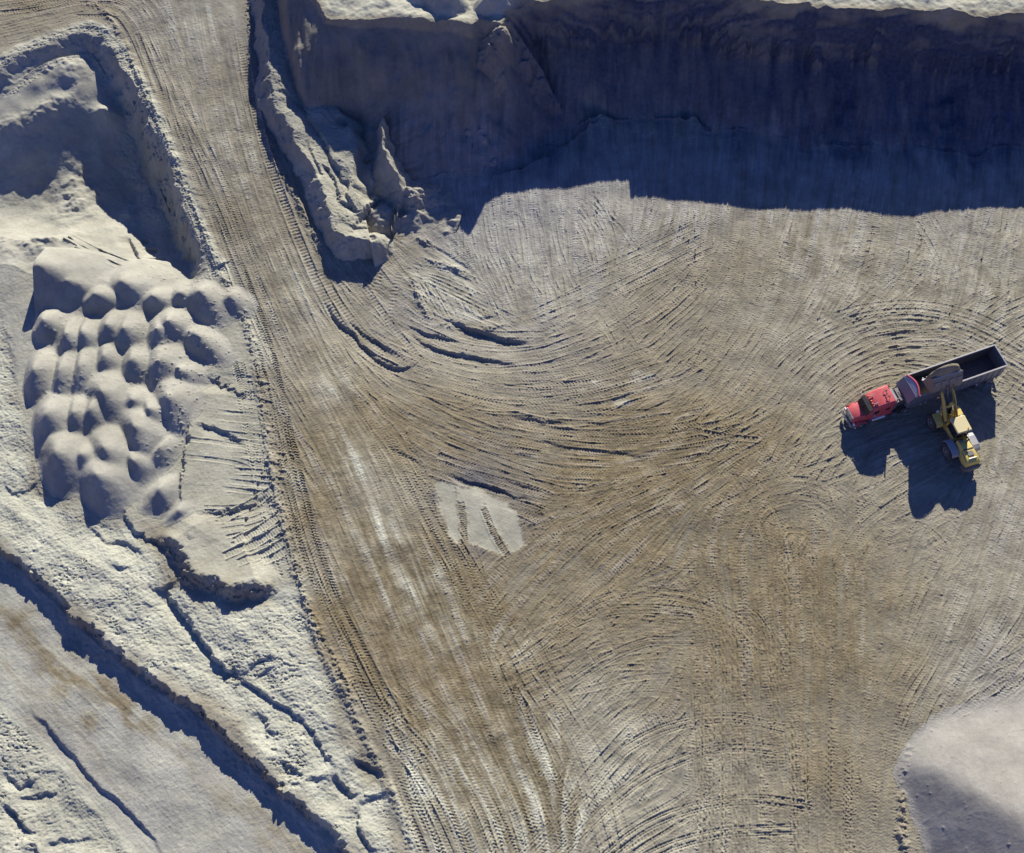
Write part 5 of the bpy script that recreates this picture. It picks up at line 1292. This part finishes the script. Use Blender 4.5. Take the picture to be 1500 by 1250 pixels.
bm = nb(); tube(bm, [(3.2, 0, 3.25), (3.6, 0, 4.0)], .055, 10); part('tilt_rod', bm, 'chrome', loader, 0, True)
bm = nb(); prism(bm, [(3.95, 3.05), (4.0, 2.92), (5.35, 4.75), (5.25, 4.88)], -.09, .09); part('tilt_link', bm, 'steel', loader, .02)
# bucket, tipped a little forward
BW = 1.62
outer = [(5.92, 6.02), (5.55, 5.45), (5.30, 4.95), (5.18, 4.55), (5.28, 4.22), (5.55, 4.05), (6.2, 3.95), (7.0, 3.90)]
inner = [(7.0, 3.94), (6.22, 4.00), (5.60, 4.11), (5.35, 4.27), (5.25, 4.56), (5.37, 4.93), (5.62, 5.42), (5.98, 5.98)]
bm = nb(); prism(bm, outer + inner, -BW, BW)
for s in (-1, 1): prism(bm, outer + [(6.75, 4.9), (6.4, 5.6)], s * BW, s * (BW + .05))
buck = part('bucket', bm, 'bkt', loader, .01)
bm = nb(); box(bm, (5.94, 0, 6.03), (.12, 2 * BW + .1, .07), ry=-.5); part('spill_guard', bm, 'worn_lit', buck, .01, label='top edge of the bucket, sunlit brightness in its colour')  # sunlit white of the edge put into its steel colour
for y in (-1.25, -.45, .45, 1.25):
    bm = nb(); box(bm, (5.49, y, 5.42), (.05, .55, .5), ry=.56); part('wear_plate', bm, 'steel2', buck, .01)
bm = nb()
for s in (-1, 1): prism(bm, [(5.05, 4.1), (5.0, 4.4), (5.22, 4.9), (5.35, 4.9), (5.3, 4.3)], s * .62, s * .72); prism(bm, [(5.1, 4.6), (5.15, 4.95), (5.45, 5.2), (5.3, 4.6)], s * .12, s * .2)
part('hinge_plate', bm, 'steel', buck, .01)
bm = nb(); box(bm, (7.05, 0, 3.91), (.2, 2 * BW + .1, .06))
for k in range(8): box(bm, (7.22, -1.5 + k * .43, 3.90), (.22, .10, .07))
part('cutting_edge', bm, 'worn_lit', buck, .01)
LM = Matrix.Translation((LXY[0], LXY[1], lz)) @ Matrix.Rotation(LH, 4, 'Z')
def bucket_floor(x, y): return float(np.interp(x, [5.28, 5.45, 5.8, 6.2, 7.0], [4.62, 4.22, 4.10, 4.03, 3.96]))
def bucket_top(x, y):
    t = (x - 5.9) / 1.15
    ed = max(0, 1 - (abs(y) / 1.6) ** 4)
    return max(bucket_floor(x, y) + .04, float(np.interp(x, [5.3, 5.6, 5.95, 6.3, 6.6, 6.85, 7.0], [4.75, 5.3, 6.05, 7.0, 7.1, 6.2, 4.5])) * (.86 + .14 * ed) + .10 * math.sin(y * 2.3 + 1) - .1)
sand_lump('sand_load', 'heaped brown sand in the raised bucket of the yellow loader', bucket_top, (5.3, 6.98), (-1.6, 1.6), (18, 30), LM, .03, base=bucket_floor)
print('vehicles', time.time() - T0)
